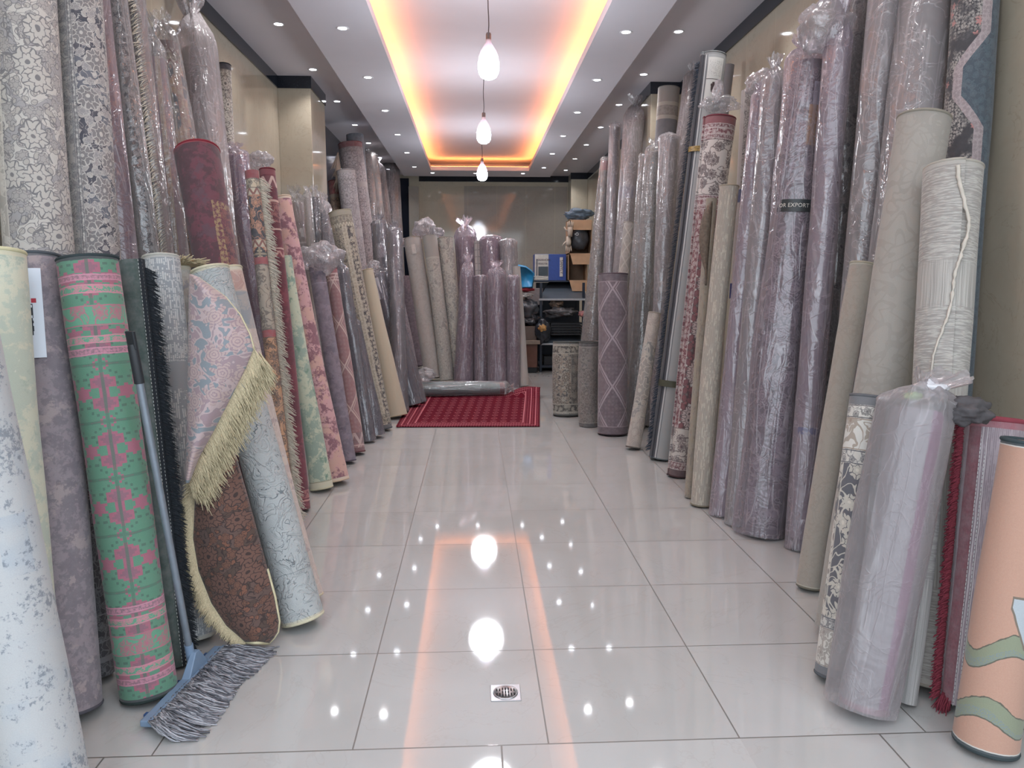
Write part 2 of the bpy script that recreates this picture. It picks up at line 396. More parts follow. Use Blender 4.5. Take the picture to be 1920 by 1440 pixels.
def pattern(g, u, v, L, sp, seed):
    k = sp['k']; c = [hx(x) for x in sp['c']]; s = sp.get('s', 12.0)
    vec = g.vec(u + seed * 0.37, v + seed * 0.53)
    h = None
    if k == 'persian':
        mu = sp.get('mir')
        if mu:
            vec = g.vec(g.abs(g.fract(u / mu + 10.25) - 0.5) * mu + seed, g.abs(g.fract(v / (mu * 1.6) + 10.1) - 0.5) * mu * 1.6)
        wv = g.warp(vec, 0.55 / s, s * 0.9)
        nz = g.noise(vec, s * 0.8, 1.0, 0.5, 1.0)
        blob = nz > 0.53; bedge = g.abs(nz - 0.53) < sp.get('w', 0.09) * 0.12
        cm, n2 = g.curls(wv, s * 1.5, sp.get('w', 0.09), 1.4, 0.0, 3.0)
        vx = g.vor(wv, s * 2.2, 'F1', 0.9); ld = S(g, vx.outputs['Distance'])
        leaf = ld < 0.26; lline = g.band(ld, 0.26, 0.33)
        fill, ln, heart = g.rosette(wv, s * 0.62, 0.40, 0.75, 4)
        fill2, ln2, heart2 = g.rosette(g.scale(wv, 1, 1, 1, (3.1, 1.7, 0)), s * 1.3, 0.34, 0.8, 3)
        col = g.mix(blob, c[0], c[1]); col = g.mix(leaf * 0.8, col, c[3 % len(c)])
        lines = g.m('MAXIMUM', g.m('MAXIMUM', cm, lline), bedge)
        col = g.mix(lines * 0.85, col, c[2])
        col = g.mix(fill2, col, g.mix(0.5, c[1], c[3 % len(c)])); col = g.mix(ln2 * 0.8, col, c[2])
        col = g.mix(fill, col, g.mix(0.35, c[0], c[3 % len(c)])); col = g.mix(g.m('MAXIMUM', ln, heart) * 0.9, col, c[2])
        h = g.m('MAXIMUM', cm, fill)
    elif k == 'distress':
        n1 = g.noise(vec, s, 8.0, 0.72, 0.3); n2 = g.noise(vec, s * 0.25, 3.0, 0.5, 0.4)
        col = g.mix(g.sm(n1 * 1.7 + n2 * 0.9, 1.24, 1.36), c[0], c[1])
        if len(c) > 2: col = g.mix(g.sm(g.noise(g.scale(vec, 1, 1, 1, (5, 5, 0)), s * 0.35, 6.0, 0.7), sp.get('t', 0.55), sp.get('t', 0.55) + 0.06), col, c[2])
        if len(c) > 3: col = g.mix(g.sm(g.noise(g.scale(vec, 1, 1, 1, (9, 2, 0)), s * 0.5, 7.0, 0.75), 0.6, 0.64), col, c[3])
        h = n1
    elif k == 'plain':
        n1 = g.noise(g.vec(u * 60.0, v * 4.0, seed), 1.0, 3.0); n2 = g.noise(vec, 9.0, 5.0, 0.65)
        col = g.mix(n1 * 0.5 + n2 * 0.5, c[0], c[1])
        if len(c) > 2:
            cm, nz = g.curls(vec, s, 0.12, 1.5, 0.0, 3.0); p, he, r = g.flower(vec, s * 0.6, 7, 0.45, 0.7)
            col = g.mix(g.m('MAXIMUM', cm, r) * 0.6 * g.noise(vec, 5.0, 3.0), col, c[2])
        h = n1
    elif k == 'cord':
        f = g.fract(u / sp.get('per', 0.008) + 100.0); rid = g.abs(f - 0.5) * 2.0
        dash = g.noise(g.vec(g.m('FLOOR', u / sp.get('per', 0.008) + 100.0) * 3.3, v * 12.0, seed), 1.0, 3.0, 0.7)
        col = g.mix(g.sm(rid, 0.2, 0.6), c[0], c[1]); col = g.mix(g.sm(dash, 0.5, 0.62) * 0.7, col, c[2 % len(c)])
        h = rid
    elif k == 'geo':
        a = sp.get('a', 0.2)
        tri = g.abs(g.fract(u / a + 10.0) - 0.5)
        z = g.fract(v / (a * 1.5) + 10.0)
        dd = g.abs(z - 0.5) - tri
        ln = g.abs(dd) < 0.03; ln2 = g.abs(dd - 0.09) < 0.015
        dots = g.vor(vec, s * 1.6, 'F1', 0.15); dm = S(g, dots.outputs['Distance']); dt = dm < 0.28; dt2 = g.band(dm, 0.12, 0.2)
        col = g.mix(dd > 0.0, c[0], c[1]); col = g.mix(dt * 0.75, col, c[2]); col = g.mix(dt2, col, c[0]); col = g.mix(g.m('MAXIMUM', ln, ln2), col, c[3])
        h = ln
    elif k == 'roses':
        vec = g.warp(vec, 0.25 / s, s * 1.2); p, he, r = g.flower(vec, s, 7, 0.5, 0.55); dd = g.vor(vec, s, 'F1', 0.55); dist = S(g, dd.outputs['Distance'])
        nz = g.noise(vec, s * 6.0, 2.0, 0.6, 2.0)
        rings = g.fract((dist + nz * 0.12) * 9.0) < 0.35
        cm, n3 = g.curls(vec, s * 1.4, 0.12, 1.6, 0.0, 3.0)
        col = g.mix(g.sm(n3, 0.4, 0.6), c[0], c[1]); col = g.mix(cm, col, c[3 % len(c)]); col = g.mix(p, col, c[2]); col = g.mix(p * rings, col, c[1])
        h = g.m('MAXIMUM', p, cm)
    elif k == 'kilim':
        a, b, px = sp.get('a', 0.13), sp.get('b', 0.18), sp.get('px', 0.011)
        nz, edge = blocks(g, u, v, a, b, px, seed)
        fine = g.noise(vec, 220.0, 1.0)
        th = sp.get('th', 0.56); col = g.mix(nz > th, c[0], c[1]); col = g.mix(nz > th + 0.08, col, c[2 % len(c)]); col = g.mix(g.band(nz, 0.40, 0.425), col, c[3 % len(c)])
        col = g.mix(edge * 0.7, col, c[3 % len(c)])
        h = fine
    elif k == 'carved':
        w = g.vec(u + seed, v); n0 = g.noise(w, s, 2.0, 0.55, 1.7); v1 = g.fract(n0 * 4.0)
        ed = g.sm(v1, 0.0, 0.5) * (1.0 - g.sm(v1, 0.88, 1.0))
        n2 = g.noise(w, s * 0.3, 3.0)
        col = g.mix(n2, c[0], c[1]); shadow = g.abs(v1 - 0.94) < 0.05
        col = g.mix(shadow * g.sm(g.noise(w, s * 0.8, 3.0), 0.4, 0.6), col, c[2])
        h = ed
    elif k == 'dashes':
        q = g.m('FLOOR', u / 0.0085); wob = g.noise(g.vec(q * 7.1, v * 16.0, seed), 1.0, 4.0, 0.8)
        row = g.noise(g.vec(u * 3.0, g.m('FLOOR', v / 0.006) * 2.1, 4.0), 1.0, 1.0)
        on = (wob + (row - 0.5) * 0.35) > 0.5
        f = g.fract(u / 0.0085 + 100.0)
        on = on * (f > 0.3)
        solid = g.band(g.fract(v / 0.62 + 0.42), 0.02, 0.2)
        on = on * (1.0 - solid)
        col = g.mix(on, c[0], c[1]); h = on
    elif k == 'lines':
        q = g.noise(g.vec(u * 300.0, v * 2.0, seed), 1.0, 2.0, 0.7)
        rows = g.noise(g.vec(u * 14.0, v * 160.0, seed), 1.0, 2.0, 0.7)
        zone = g.sm(g.noise(g.vec(0.3, v * 3.0, seed), 1.0, 0.0), 0.5, 0.53)
        zt = g.m('MAXIMUM', zone, (L - v) < 0.28)
        t_ = rows * zt + q * (1.0 - zt)
        col = g.mix(g.sm(t_, 0.42, 0.6), c[0], c[1]); col = g.mix(g.sm(rows, 0.62, 0.68) * zt * 0.8, col, c[2]); h = t_
    elif k == 'patch':
        pu = g.m('FLOOR', u / 0.075 + v * 0.0); pv = g.m('FLOOR', v / 0.16)
        wn = g.n('ShaderNodeTexWhiteNoise', noise_dimensions='2D'); g.put(wn.inputs[0], g.vec(pu, pv + pu * 0.5)); r = S(g, wn.outputs[0])
        n1 = g.noise(g.vec(u, v, r * 9.0), 45.0, 8.0, 0.75); n2 = g.noise(vec, 7.0, 2.0)
        col = g.mix(g.sm(r, 0.3, 1.0) * 0.8 * g.sm(n2, .35, .65), c[0], c[1])
        col = g.mix(g.sm(n1 + (n2 - 0.5) * 0.6, 0.55, 0.63) * 0.8, col, c[2]); h = n1
    elif k == 'leaves':
        # plain salmon ground with large outlined green leaves near the foot and a white blade
        n0 = g.noise(vec, 130.0, 2.0); col = g.mix(n0, c[0], c[4])
        wob = g.noise(vec, 30.0, 3.0)
        grey = hx('7d8d8e')
        for (cen, amp, top, bot, ph) in ((0.315, 0.035, 0.030, 0.035, 0.4), (0.125, 0.026, 0.028, 0.04, 2.0)):
            mid = g.m('SINE', (u * 24.0) + ph) * amp + cen
            up = mid + top - g.abs(u - 0.03) * 0.10 + (wob - 0.5) * 0.02
            lo = mid - bot + (wob - 0.5) * 0.01
            inn = (v < up) * (v > lo)
            edge = g.m('MAXIMUM', g.abs(v - up) < 0.0022, g.abs(v - lo) < 0.0022)
            shade = v < (mid - 0.012 + (wob - 0.5) * 0.025 - u * 0.12)
            dots = g.noise(vec, 260.0, 1.0) > 0.52
            col = g.mix(inn, col, c[1]); col = g.mix(inn * shade, col, g.mix(dots, c[1], grey)); col = g.mix(edge, col, hx('5c5a48'))
        tt = v - 0.50 + (u - 0.02) * 2.3
        bl = (g.abs(tt) < 0.045) * g.band(v, 0.34, 0.485) * (u > 0.018)
        bd = (g.abs(tt) < 0.060) * g.band(v, 0.335, 0.492) * (u > 0.014)
        col = g.mix(bd, col, hx('7a6a58')); col = g.mix(bl, col, c[2]); h = n0
    elif k == 'cartouche':
        # dark field with flowers, pale angular border band, blue green ground beyond it
        per = 1.25; t_ = g.abs(g.fract((v - 2.28) / per + 10.5) - 0.5) * per
        dg = g.m('MINIMUM', g.m('MAXIMUM', t_ * 0.75 - 0.075, -0.03), 0.075)
        pos = u - dg + 0.02
        f1 = lite(g, u, v, 60.0, seed); fl, he, r = g.flower(vec, 26.0, 5, 0.44, 0.9)
        fld = g.mix(f1 * g.sm(g.noise(vec, 9.0, 2.0), 0.42, 0.55), c[0], c[3]); fld = g.mix(fl * g.sm(g.noise(vec, 6.0, 1.0), 0.5, 0.56), fld, c[4])
        gr = g.mix(lite(g, u, v, 24.0, seed + 4) * 0.6, c[1], hx('4d6670'))
        bo = g.mix(lite(g, u, v, 45.0, seed + 2) * 0.6, c[2], hx('6e5f63'))
        col = g.mix(pos > 0.0, fld, gr); col = g.mix(g.abs(pos) < 0.022, col, bo); h = f1
    elif k == 'border_roll':
        col = c[0]; n1 = g.noise(vec, 20.0, 2.0); col = g.mix(n1, c[0], c[1]); h = n1
    if 'frame' in sp:
        (fu, fd, fw, a, b, ss) = sp['frame']; d_ = L - v
        m_ = g.m('MAXIMUM', g.band(u, fu, fu + fw) * (d_ > fd), g.band(d_, fd, fd + fw) * (u > fu))
        col = g.mix(m_, col, g.mix(lite(g, u, v, ss, seed), hx(a), hx(b)))
        ins = g.band(u, fu + fw, 9.0) * (d_ > fd + fw); col = g.mix(ins * lite(g, u, v, 16.0, seed + 3) * 0.6, col, hx('8d5a48'))
    # strips running along the roll and bands around its ends
    for (u0, u1, a, b, ss) in sp.get('strips', ()):
        m_ = g.band(u, u0, u1)
        cc = g.mix(lite(g, u, v, ss, seed + u0 * 9), hx(a), hx(b)) if ss else hx(a)
        if isinstance(cc, tuple): cc = g.mix(0.0, cc, cc)
        col = g.mix(m_, col, cc)
        if ss:
            w_ = 0.0025
            col = g.mix(g.m('MAXIMUM', g.abs(u - u0 - 0.004) < w_, g.abs(u - u1 + 0.004) < w_) * 0.8, col, hx(b))
    for key in ('ends', 'tops', 'bots'):
        if key not in sp: continue
        d_ = {'ends': g.m('MINIMUM', v, L - v), 'tops': L - v, 'bots': v}[key]
        for (d0, d1, a, b, ss) in sp[key]:
            m_ = g.band(d_, d0, d1)
            if ss > 0: cc = g.mix(lite(g, u, v, ss, seed + d0 * 7), hx(a), hx(b))
            elif ss < 0:
                px = -ss; zz = g.abs(g.fract(u / px + 10.0) - 0.5) * 2.0; tt = (d_ - d0) / (d1 - d0)
                cc = g.mix(g.abs(tt - zz) < 0.28, hx(a), hx(b))
            else: cc = g.mix(0.0, hx(a), hx(a))
            col = g.mix(m_, col, cc)
            if ss > 0: col = g.mix((g.abs(d_ - d0 - 0.003) < 0.0018) + (g.abs(d_ - d1 + 0.003) < 0.0018), col, hx(b))
    return col, h

def rug_mat(key, sp, L, seed):
    g = G('rug_' + sp['k'] + '_' + key.lower())
    uv = g.uv(); u, v, _ = g.sep(uv)
    wob = g.noise(uv, 14.0, 2.0); u = u + (wob - 0.5) * 0.006; v = v + (wob - 0.5) * 0.008
    col, h = pattern(g, u, v, L, sp, seed)
    weave = g.noise(g.vec(u * 260.0, v * 420.0), 1.0, 1.0)
    mott = g.noise(uv, 22.0, 4.0, 0.65)
    dull = g.mix(g.sm(mott, 0.3, 0.75) * sp.get('fade', 0.22) + 0.14, col, hx('9a9497'))  # mottled fading plus an even haze lift mixed into the rug colour
    dk = g.mix(weave * 0.30, dull, g.mix(0.55, dull, (0.02, 0.02, 0.02, 1.0)))
    hs = g.n('ShaderNodeHueSaturation'); hs.inputs['Saturation'].default_value = sp.get('sat', 0.88); hs.inputs['Value'].default_value = sp.get('val', 1.0); g.put(hs.inputs['Color'], dk); dk = S(g, hs.outputs[0])
    hh = (h * 0.6 + weave * 0.4) if h is not None else weave
    st = 1.0 if sp['k'] == 'carved' else 0.35
    return g.surf(dk, sp.get('rough', 0.92), g.bump(hh, st, 0.006 if sp['k'] == 'carved' else 0.002), spec=0.15, sheen=sp.get('sheen', 0.15))

# ------------------------------------------------------------------ plastic film
def film_mat(name, tint, body, alpha=0.30, rough=0.16, gloss=0.05, cr=1.0):
    g = G(name); o = g.obj(); x, y, z = g.sep(o)
    n1 = g.noise(g.vec(x * 11.0, y * 11.0, z * 1.3), 1.0, 2.0, 0.5, 0.9)
    n2 = g.noise(g.vec(x * 7.0, y * 7.0, z * 8.0), 1.0, 2.0, 0.5, 2.0)
    crease = g.m('MAXIMUM', 1.0 - g.abs(n1 - 0.5) * 40.0, 0.0)
    crease2 = g.m('MAXIMUM', 1.0 - g.abs(n2 - 0.53) * 44.0, 0.0)
    hgt = n1 * 1.8 + n2 * 0.55 + (crease + crease2) * 0.07
    bmp = g.bump(hgt, 0.55, 0.022)
    tr = g.n('ShaderNodeBsdfTransparent'); tr.inputs[0].default_value = lin(tint)
    df = g.n('ShaderNodeBsdfDiffuse'); df.inputs[0].default_value = lin(body); g.nt.links.new(bmp.k, df.inputs['Normal'])
    tl = g.n('ShaderNodeBsdfTranslucent'); tl.inputs[0].default_value = lin(body)
    ms = g.n('ShaderNodeMixShader'); ms.inputs[0].default_value = 0.4; g.nt.links.new(df.outputs[0], ms.inputs[1]); g.nt.links.new(tl.outputs[0], ms.inputs[2])
    gl = g.n('ShaderNodeBsdfGlossy'); gl.inputs['Roughness'].default_value = rough; gl.inputs[0].default_value = (1, 1, 1, 1); g.nt.links.new(bmp.k, gl.inputs['Normal'])
    lw = g.n('ShaderNodeLayerWeight'); lw.inputs[0].default_value = 0.35; g.nt.links.new(bmp.k, lw.inputs['Normal'])
    fac = g.m('MINIMUM', S(g, lw.outputs['Facing']) * 0.30 + alpha + crease * (0.22 * cr) + crease2 * (0.16 * cr), 0.92)
    m1 = g.n('ShaderNodeMixShader'); g.nt.links.new(fac.k, m1.inputs[0]); g.nt.links.new(tr.outputs[0], m1.inputs[1]); g.nt.links.new(ms.outputs[0], m1.inputs[2])
    fg = g.m('MINIMUM', S(g, lw.outputs['Fresnel']) * 0.40 + gloss + crease * 0.03, 0.8)
    m2 = g.n('ShaderNodeMixShader'); g.nt.links.new(fg.k, m2.inputs[0]); g.nt.links.new(m1.outputs[0], m2.inputs[1]); g.nt.links.new(gl.outputs[0], m2.inputs[2])
    g.nt.links.new(m2.outputs[0], g.out.inputs[0])
    return g.mat
FILM = {'h': film_mat('hazy_plastic_film', (230, 226, 228), (196, 190, 192), 0.32, 0.3, 0.015, .25),
        'c': film_mat('clear_plastic_film', (238, 238, 240), (205, 202, 203), 0.15, .15),
        'm': film_mat('milky_plastic_film', (222, 220, 224), (206, 200, 202), 0.30, .17),
        'l': film_mat('lilac_plastic_film', (232, 224, 233), (203, 192, 199), 0.27, .17),
        'g': film_mat('smoky_plastic_film', (205, 205, 212), (165, 162, 168), 0.22, .16)}

# ------------------------------------------------------------------ rolled rug geometry
def frame_of(B, T):
    B = Vector(B); T = Vector(T); z = (T - B); L = z.length; z.normalize()
    toc = Vector((-B.x, -B.y, 0)).normalized()       # the side shown to the aisle's front
    yb = -(toc - z * toc.dot(z)).normalized(); xb = yb.cross(z)
    M = Matrix((xb, yb, z)).transposed().to_4x4(); M.translation = B
    return M, L

def roll_mesh(L, r0, r1, seam=2.2, thick=0.011, turns=2.6, seed=0, bend=0.0, flat=1.0, lump=0.004, nseg=34, rings=13, funnel=0.0):
    n = int(nseg * turns); vs = []; fs = []; uvs = []
    rnd = random.Random(seed); ph = [rnd.uniform(0, 6.28) for _ in range(4)]
    for i in range(rings + 1):
        t = i / rings; z = L * t
        rr = r0 + (r1 - r0) * t
        th = min(thick, rr * 0.16); pitch = th * 1.12
        bx = bend * 4 * t * (1 - t)
        for side in (0, 1):
            for j in range(n + 1):
                phi = 2 * PI * j / nseg
                a = seam - phi
                R = rr - pitch * phi / (2 * PI) - side * th
                R = max(R, 0.006)
                R += lump * (math.sin(z * 5 + ph[0] + a) * 0.5 + math.sin(z * 11 + ph[1] - 2 * a) * 0.35)
                zz = z
                if i in (0, rings): zz += (phi / (2 * PI)) * 0.004 * (1 if i == 0 else -1)
                ca, sa = math.sin(a), -math.cos(a)
                vs.append((R * ca * 1.0 + bx, R * sa * flat, zz))
                au = a - seam + 2 * PI if j <= nseg else a
                aa = math.atan2(ca, -sa) if False else (a + PI) % (2 * PI) - PI
                uvs.append((aa * rr, z))
    row = 2 * (n + 1)
    for i in range(rings):
        o = i * row; p = (i + 1) * row
        for j in range(n):
            fs.append((o + j + 1, o + j, p + j, p + j + 1))                       # outer face
            q = n + 1
            fs.append((o + q + j, o + q + j + 1, p + q + j + 1, p + q + j))       # inner face
        fs.append((o, o + n + 1, p + n + 1, p)); fs.append((o + n, p + n, p + 2 * n + 1, o + 2 * n + 1))
    for j in range(n):
        fs.append((j, j + 1, n + 1 + j + 1, n + 1 + j))
        o = rings * row; fs.append((o + j + 1, o + j, o + n + 1 + j, o + n + 2 + j))
    return vs, fs, uvs

def make_roll(name, L, r0, r1, mat, **kw):
    vs, fs, uvs = roll_mesh(L, r0, r1, **kw)
    me = bpy.data.meshes.new(name); me.from_pydata(vs, [], fs); me.materials.append(mat)
    l = me.uv_layers.new(name='UVMap')
    for p in me.polygons:
        us = [uvs[me.loops[li].vertex_index] for li in p.loop_indices]
        mx = max(q[0] for q in us); mn_ = min(q[0] for q in us); wrap = (mx - mn_) > r0 * 3.0
        for li, q in zip(p.loop_indices, us):
            uu = q[0]
            if wrap and uu < 0: uu += 2 * PI * r0
            l.data[li].uv = (uu, q[1])
    me.polygons.foreach_set('use_smooth', [True] * len(me.polygons)); me.set_sharp_from_angle(angle=math.radians(50))
    return link(bpy.data.objects.new(name, me))

def sleeve(parent, L, r0, r1, film, seed, over=0.12, puff=1.07, knot=True, start=0.0, low=0.0, side=0.0, kx=0.0):
    """loose plastic film sleeve, gathered above the roll"""
    n = 40; rings = 46; vs = []; rnd = random.Random(seed * 31 + 5); off = Vector((rnd.uniform(0, 50), rnd.uniform(0, 50), 0))
    zs = [start + (L - start) * i / (rings - 10) for i in range(rings - 9)]
    prof = [(z, 1.0) for z in zs]
    top = ([(0.15, 0.97), (0.32, 0.86), (0.46, 0.62), (0.56, 0.34), (0.62, 0.2), (0.68, 0.22), (0.8, 0.42), (0.92, 0.6), (1.0, 0.68)] if knot else
           [(0.15, 1.0), (0.3, 1.01), (0.42, 0.98), (0.55, 0.93), (0.66, 0.86), (0.77, 0.8), (0.87, 0.72), (0.94, 0.66), (1.0, 0.6)])
    prof += [(L + over * a, b) for a, b in top]
    for z, f in prof:
        t = min(max(z / L, 0), 1); rr = (r0 + (r1 - r0) * t)
        ov = max(0.0, (z - L) / over)
        for j in range(n):
            a = 2 * PI * j / n
            p = Vector((math.cos(a) * 1.6, math.sin(a) * 1.6, z * 2.6)) + off
            w = mn.noise(p) * 0.6 + mn.noise(p * 2.3) * 0.3 + mn.noise(Vector((p.x * 3.2, p.y * 3.2, p.z * 0.7))) * 0.4
            R = rr * f * (puff + 0.09 * max(w, -0.35)) + 0.005
            if ov > 0: R *= 1 + 0.22 * mn.noise(p * 3.1 + Vector((9, 0, 0)))
            sd = side * rr * max(0, math.cos(a - PI)) * (0.5 + 0.5 * mn.noise(Vector((1, 2, z * 1.5)) + off))
            sag = kx * ov * ov * over
            vs.append((R * math.cos(a) - sd + sag, R * math.sin(a), z + (0.03 * over / 0.12 * mn.noise(p * 2) if ov > 0.3 else 0)))
    k = len(prof)
    fs = [(i * n + j, i * n + (j + 1) % n, (i + 1) * n + (j + 1) % n, (i + 1) * n + j) for i in range(k - 1) for j in range(n)]
    return mesh_obj('plastic_sleeve', vs, fs, FILM[film], parent)

def strands(name, roots, mat, parent, width=0.0022, seed=1):
    """fringe: roots = list of (point, direction, length, droop vector)"""
    rnd = random.Random(seed); mb = MB()
    for (p, d, ln, dr_) in roots:
        p = Vector(p); d = Vector(d).normalized(); dr_ = Vector(dr_)
        ln *= rnd.uniform(0.75, 1.12)
        j = Vector((rnd.uniform(-1, 1), rnd.uniform(-1, 1), rnd.uniform(-1, 1))) * 0.22
        pts = [p, p + (d + j * 0.3) * ln * 0.35 + dr_ * ln * 0.08, p + (d + j * 0.7) * ln * 0.7 + dr_ * ln * 0.3, p + (d + j) * ln + dr_ * ln * 0.62]
        mb.tube(pts, [width, width * 1.1, width, width * 0.45], 4, True)
    return mb.build(name, mat, parent, smooth=True)

def side_fringe(ob, L, r0, r1, ang, length, mat, count=260, lean=(0.6, 0.0, -0.7), width=0.0022, seed=3, v0=0.02, v1=0.98, out=1.0):
    roots = []; rnd = random.Random(seed)
    for i in range(count):
        t = v0 + (v1 - v0) * (i + rnd.random()) / count; rr = (r0 + (r1 - r0) * t) * out
        a = ang + rnd.uniform(-0.06, 0.06)
        p = (rr * math.sin(a), -rr * math.cos(a), L * t)
        roots.append((p, lean, length, (0, 0, -0.35)))
    return strands('fringe', roots, mat, ob, width, seed)

def patch(name, ob, r, u0, u1, v0, v1, mat, L, r1=None, lift=0.003, nu=10, nv=8, uvscale=True):
    """a thin sheet lying on the roll (label, tape); curved with it and 1 mm thick"""
    r1 = r1 or r; vs = []; fs = []; uvs = []
    for lay in (0, 1):
        for i in range(nv + 1):
            v = v0 + (v1 - v0) * i / nv; rr = r + (r1 - r) * v / L + lift + (0.0 if lay == 0 else -0.0012)
            for j in range(nu + 1):
                u = u0 + (u1 - u0) * j / nu; a = u / rr
                vs.append((rr * math.sin(a), -rr * math.cos(a), v)); uvs.append((j / nu, i / nv))
    m = nu + 1; o = (nv + 1) * m
    for i in range(nv):
        for j in range(nu):
            fs.append((i * m + j, i * m + j + 1, (i + 1) * m + j + 1, (i + 1) * m + j))
            fs.append((o + i * m + j + 1, o + i * m + j, o + (i + 1) * m + j, o + (i + 1) * m + j + 1))
    for i in range(nv):
        fs.append((i * m, (i + 1) * m, o + (i + 1) * m, o + i * m)); q = i * m + nu; fs.append((q + m, q, o + q, o + q + m))
    for j in range(nu):
        fs.append((j + 1, j, o + j, o + j + 1)); q = nv * m + j; fs.append((q, q + 1, o + q + 1, o + q))
    return mesh_obj(name, vs, fs, mat, ob, uvs, True, 40)

def text_on_roll(s, ob, r, u, v, size, mat, L, r1=None, lift=0.0045, vertical=False, name='lettering'):
    cu = bpy.data.curves.new('t', 'FONT'); cu.body = s; cu.size = size; cu.align_x = 'CENTER'; cu.align_y = 'CENTER'; cu.extrude = 0.0004; cu.resolution_u = 2
    t = bpy.data.objects.new('t', cu); COL.objects.link(t); dg = bpy.context.evaluated_depsgraph_get(); me = bpy.data.meshes.new_from_object(t.evaluated_get(dg))
    bpy.data.objects.remove(t); r1 = r1 or r
    for w in me.vertices:
        x, y, z = w.co
        if vertical: x, y = -y, x
        vv = v + y; rr = r + (r1 - r) * vv / L + lift + z; a = (u + x) / rr
        w.co = (rr * math.sin(a), -rr * math.cos(a), vv)
    me.materials.clear(); me.materials.append(mat); me.name = name
    return link(bpy.data.objects.new(name, me), ob)

# ------------------------------------------------------------------ the rugs
# key: (spec, film or None, label)
GR = {'A': 'tall rolled rugs against the left wall', 'L': 'rolled rugs standing along the left side', 'T': 'rolled rugs stacked beyond the left pilaster',
      'B': 'rolled rugs standing at the back of the aisle', 'F': 'lilac wrapped rolls standing at the back', 'R': 'rolled rugs leaning along the right side'}
R = {}
def rug(key, spec, film, label, **kw): R[key] = (spec, film, label, kw)
def P(k, c, s=12.0, **kw):
    d = dict(k=k, c=c.split(), s=s); d.update(kw); return d

# ---- tall ones at the left wall
rug('A1', P('persian', 'cbc7bf a5a3a3 6a6b6f b3ada4', 10.0, w=.06, fade=.1, strips=[(-.30, -.12, 'b7b2a8', 'e0dbd0', 9)], tops=[(.10, .16, 'c8c4bb', '6a6a6c', 22), (.18, .29, '68686c', 'd8d4cc', 14), (.30, .33, 'b9b5ad', '77777a', 40)]),
    None, 'huge grey and cream arabesque rolled rug at the far left wall', seam=2.9)
rug('A2', P('persian', '2f3645 5a606c c9c4bc bdb7b0', 12.0, w=.05, strips=[(-.16, -.05, 'c5c3bd', '85878a', 18), (-.05, -.028, 'd9d7d0', '5f6268', 40)]),
    None, 'rolled rug with pale scroll border and navy flowered field, beside the huge arabesque one', seam=2.9)
rug('A3', P('persian', '7d6872 6c5964 8f7a85 a2735f', 9.0, w=.05, tops=[(0, 1.0, 'a08779', '7b6460', 7)]), 'l', 'purple brown roll in glossy film between the navy flowered and the black bordered ones')
rug('A4', P('plain', 'bfbab6 cfcac4 8f8a88', 8, strips=[(-.03, .035, '34363b', 'c2bfba', 22), (.037, .06, 'c9c5bf', '6a6a6c', 40)]), 'c', 'tall film wrapped rolled rug with a black border full of pale roses')
rug('A5', P('plain', 'a58f8c b9a39d', 8, strips=[(-.02, .0, '403e40', 'd8d3c9', 50)]), 'c', 'tall film wrapped rolled rug with a white tufted fringe and a row of eyelets')
rug('A6', P('plain', '94798a a58a90', 8, strips=[(.0, .03, 'a98f78', 'c9b79b', 20)]), 'c', 'pinkish brown rolled rug under loose film, left of the wine red distressed roll', over=.22)
rug('A7', P('kilim', '55606a c18f7b c9a47c d0c4ae', a=.2, b=.34, px=.012, strips=[(.035, .09, 'c9b79c', 'a8705f', 18)], tops=[(0, .05, '9b7f78', '9b7f78', 0), (.05, .085, 'c9c0ae', '8c5f58', -.05), (.085, .13, 'cbbf9f', '7a6258', 24), (.13, .165, 'c9c0ae', '9a5f58', -.05)]),
    'c', 'teal and rust rolled rug with zigzag cream bands at its top, in film', over=.2)
rug('A8', P('plain', 'b5a9a0 c3b8ae a0948c', 9), 'm', 'pale beige rolled rug in a big knotted bag with a long pale care card', over=.42, puff=1.16)
rug('A9', P('persian', 'c9c2b4 b3ab9f 3e3b3d c9c2b4', 11.0, tops=[(0, .05, '2c3038', '2c3038', 0), (.05, .11, 'cfc7b6', '6b6259', 24)]), None, 'cream and charcoal scroll rolled rug with a dark rim, leaning on the beige wall')
# ---- left front and left side
rug('L1', P('patch', 'bdbebe a3b0bc 6b7783', 40, fade=.05, val=.84), None, 'white and pale blue patchwork distressed roll, nearest the camera on the left', thick=.012)
rug('L2', P('distress', 'b3bca9 c9c8ae a3b09e cfd2bf', 14.0, fade=.08, tops=[(0, .02, 'c9c3a4', 'c9c3a4', 0)]), None, 'pale sage green distressed roll with a cream rim, behind the white and blue patchwork one')
rug('L3', P('distress', '8a7d84 726871 9c8c8c', 32.0, tops=[(0, .012, '4e5258', '4e5258', 0)]), None, 'mottled mauve grey roll with a white paper care label near its top')
rug('L3b', P('persian', '34373d 44474d 7f8186 5a5d63', 12.0, fade=.1, bots=[(.05, .07, '8a8c90', '8a8c90', 0), (.12, .22, '3a3d43', '8a8c90', 22)]), None, 'dark charcoal scroll patterned roll in the gap left of the green and pink one')
gb = [(0, .014, '2f3a3c', '2f3a3c', 0), (.062, .085, '8f6070', 'c97a92', 60), (.098, .128, '4c9c78', 'd06d86', 30), (.165, .235, '4c9c78', 'b2526c', 13), (.265, .292, '4c9c78', 'd06d86', 34), (.305, .33, '8a6270', 'c97a92', 60)]
rug('L4', P('kilim', '458a6a a34c66 8a5366 3c6b57', a=.15, b=.19, px=.0085, th=.50, ends=gb, fade=.06, val=.9), None, 'bright green roll with pink tribal motifs, the mop handle leaning in front of it', seam=2.4)
rug('L4b', P('plain', '1d3b34 24463d', 8), None, 'narrow dark green roll with white stitching and a thick black fringe')
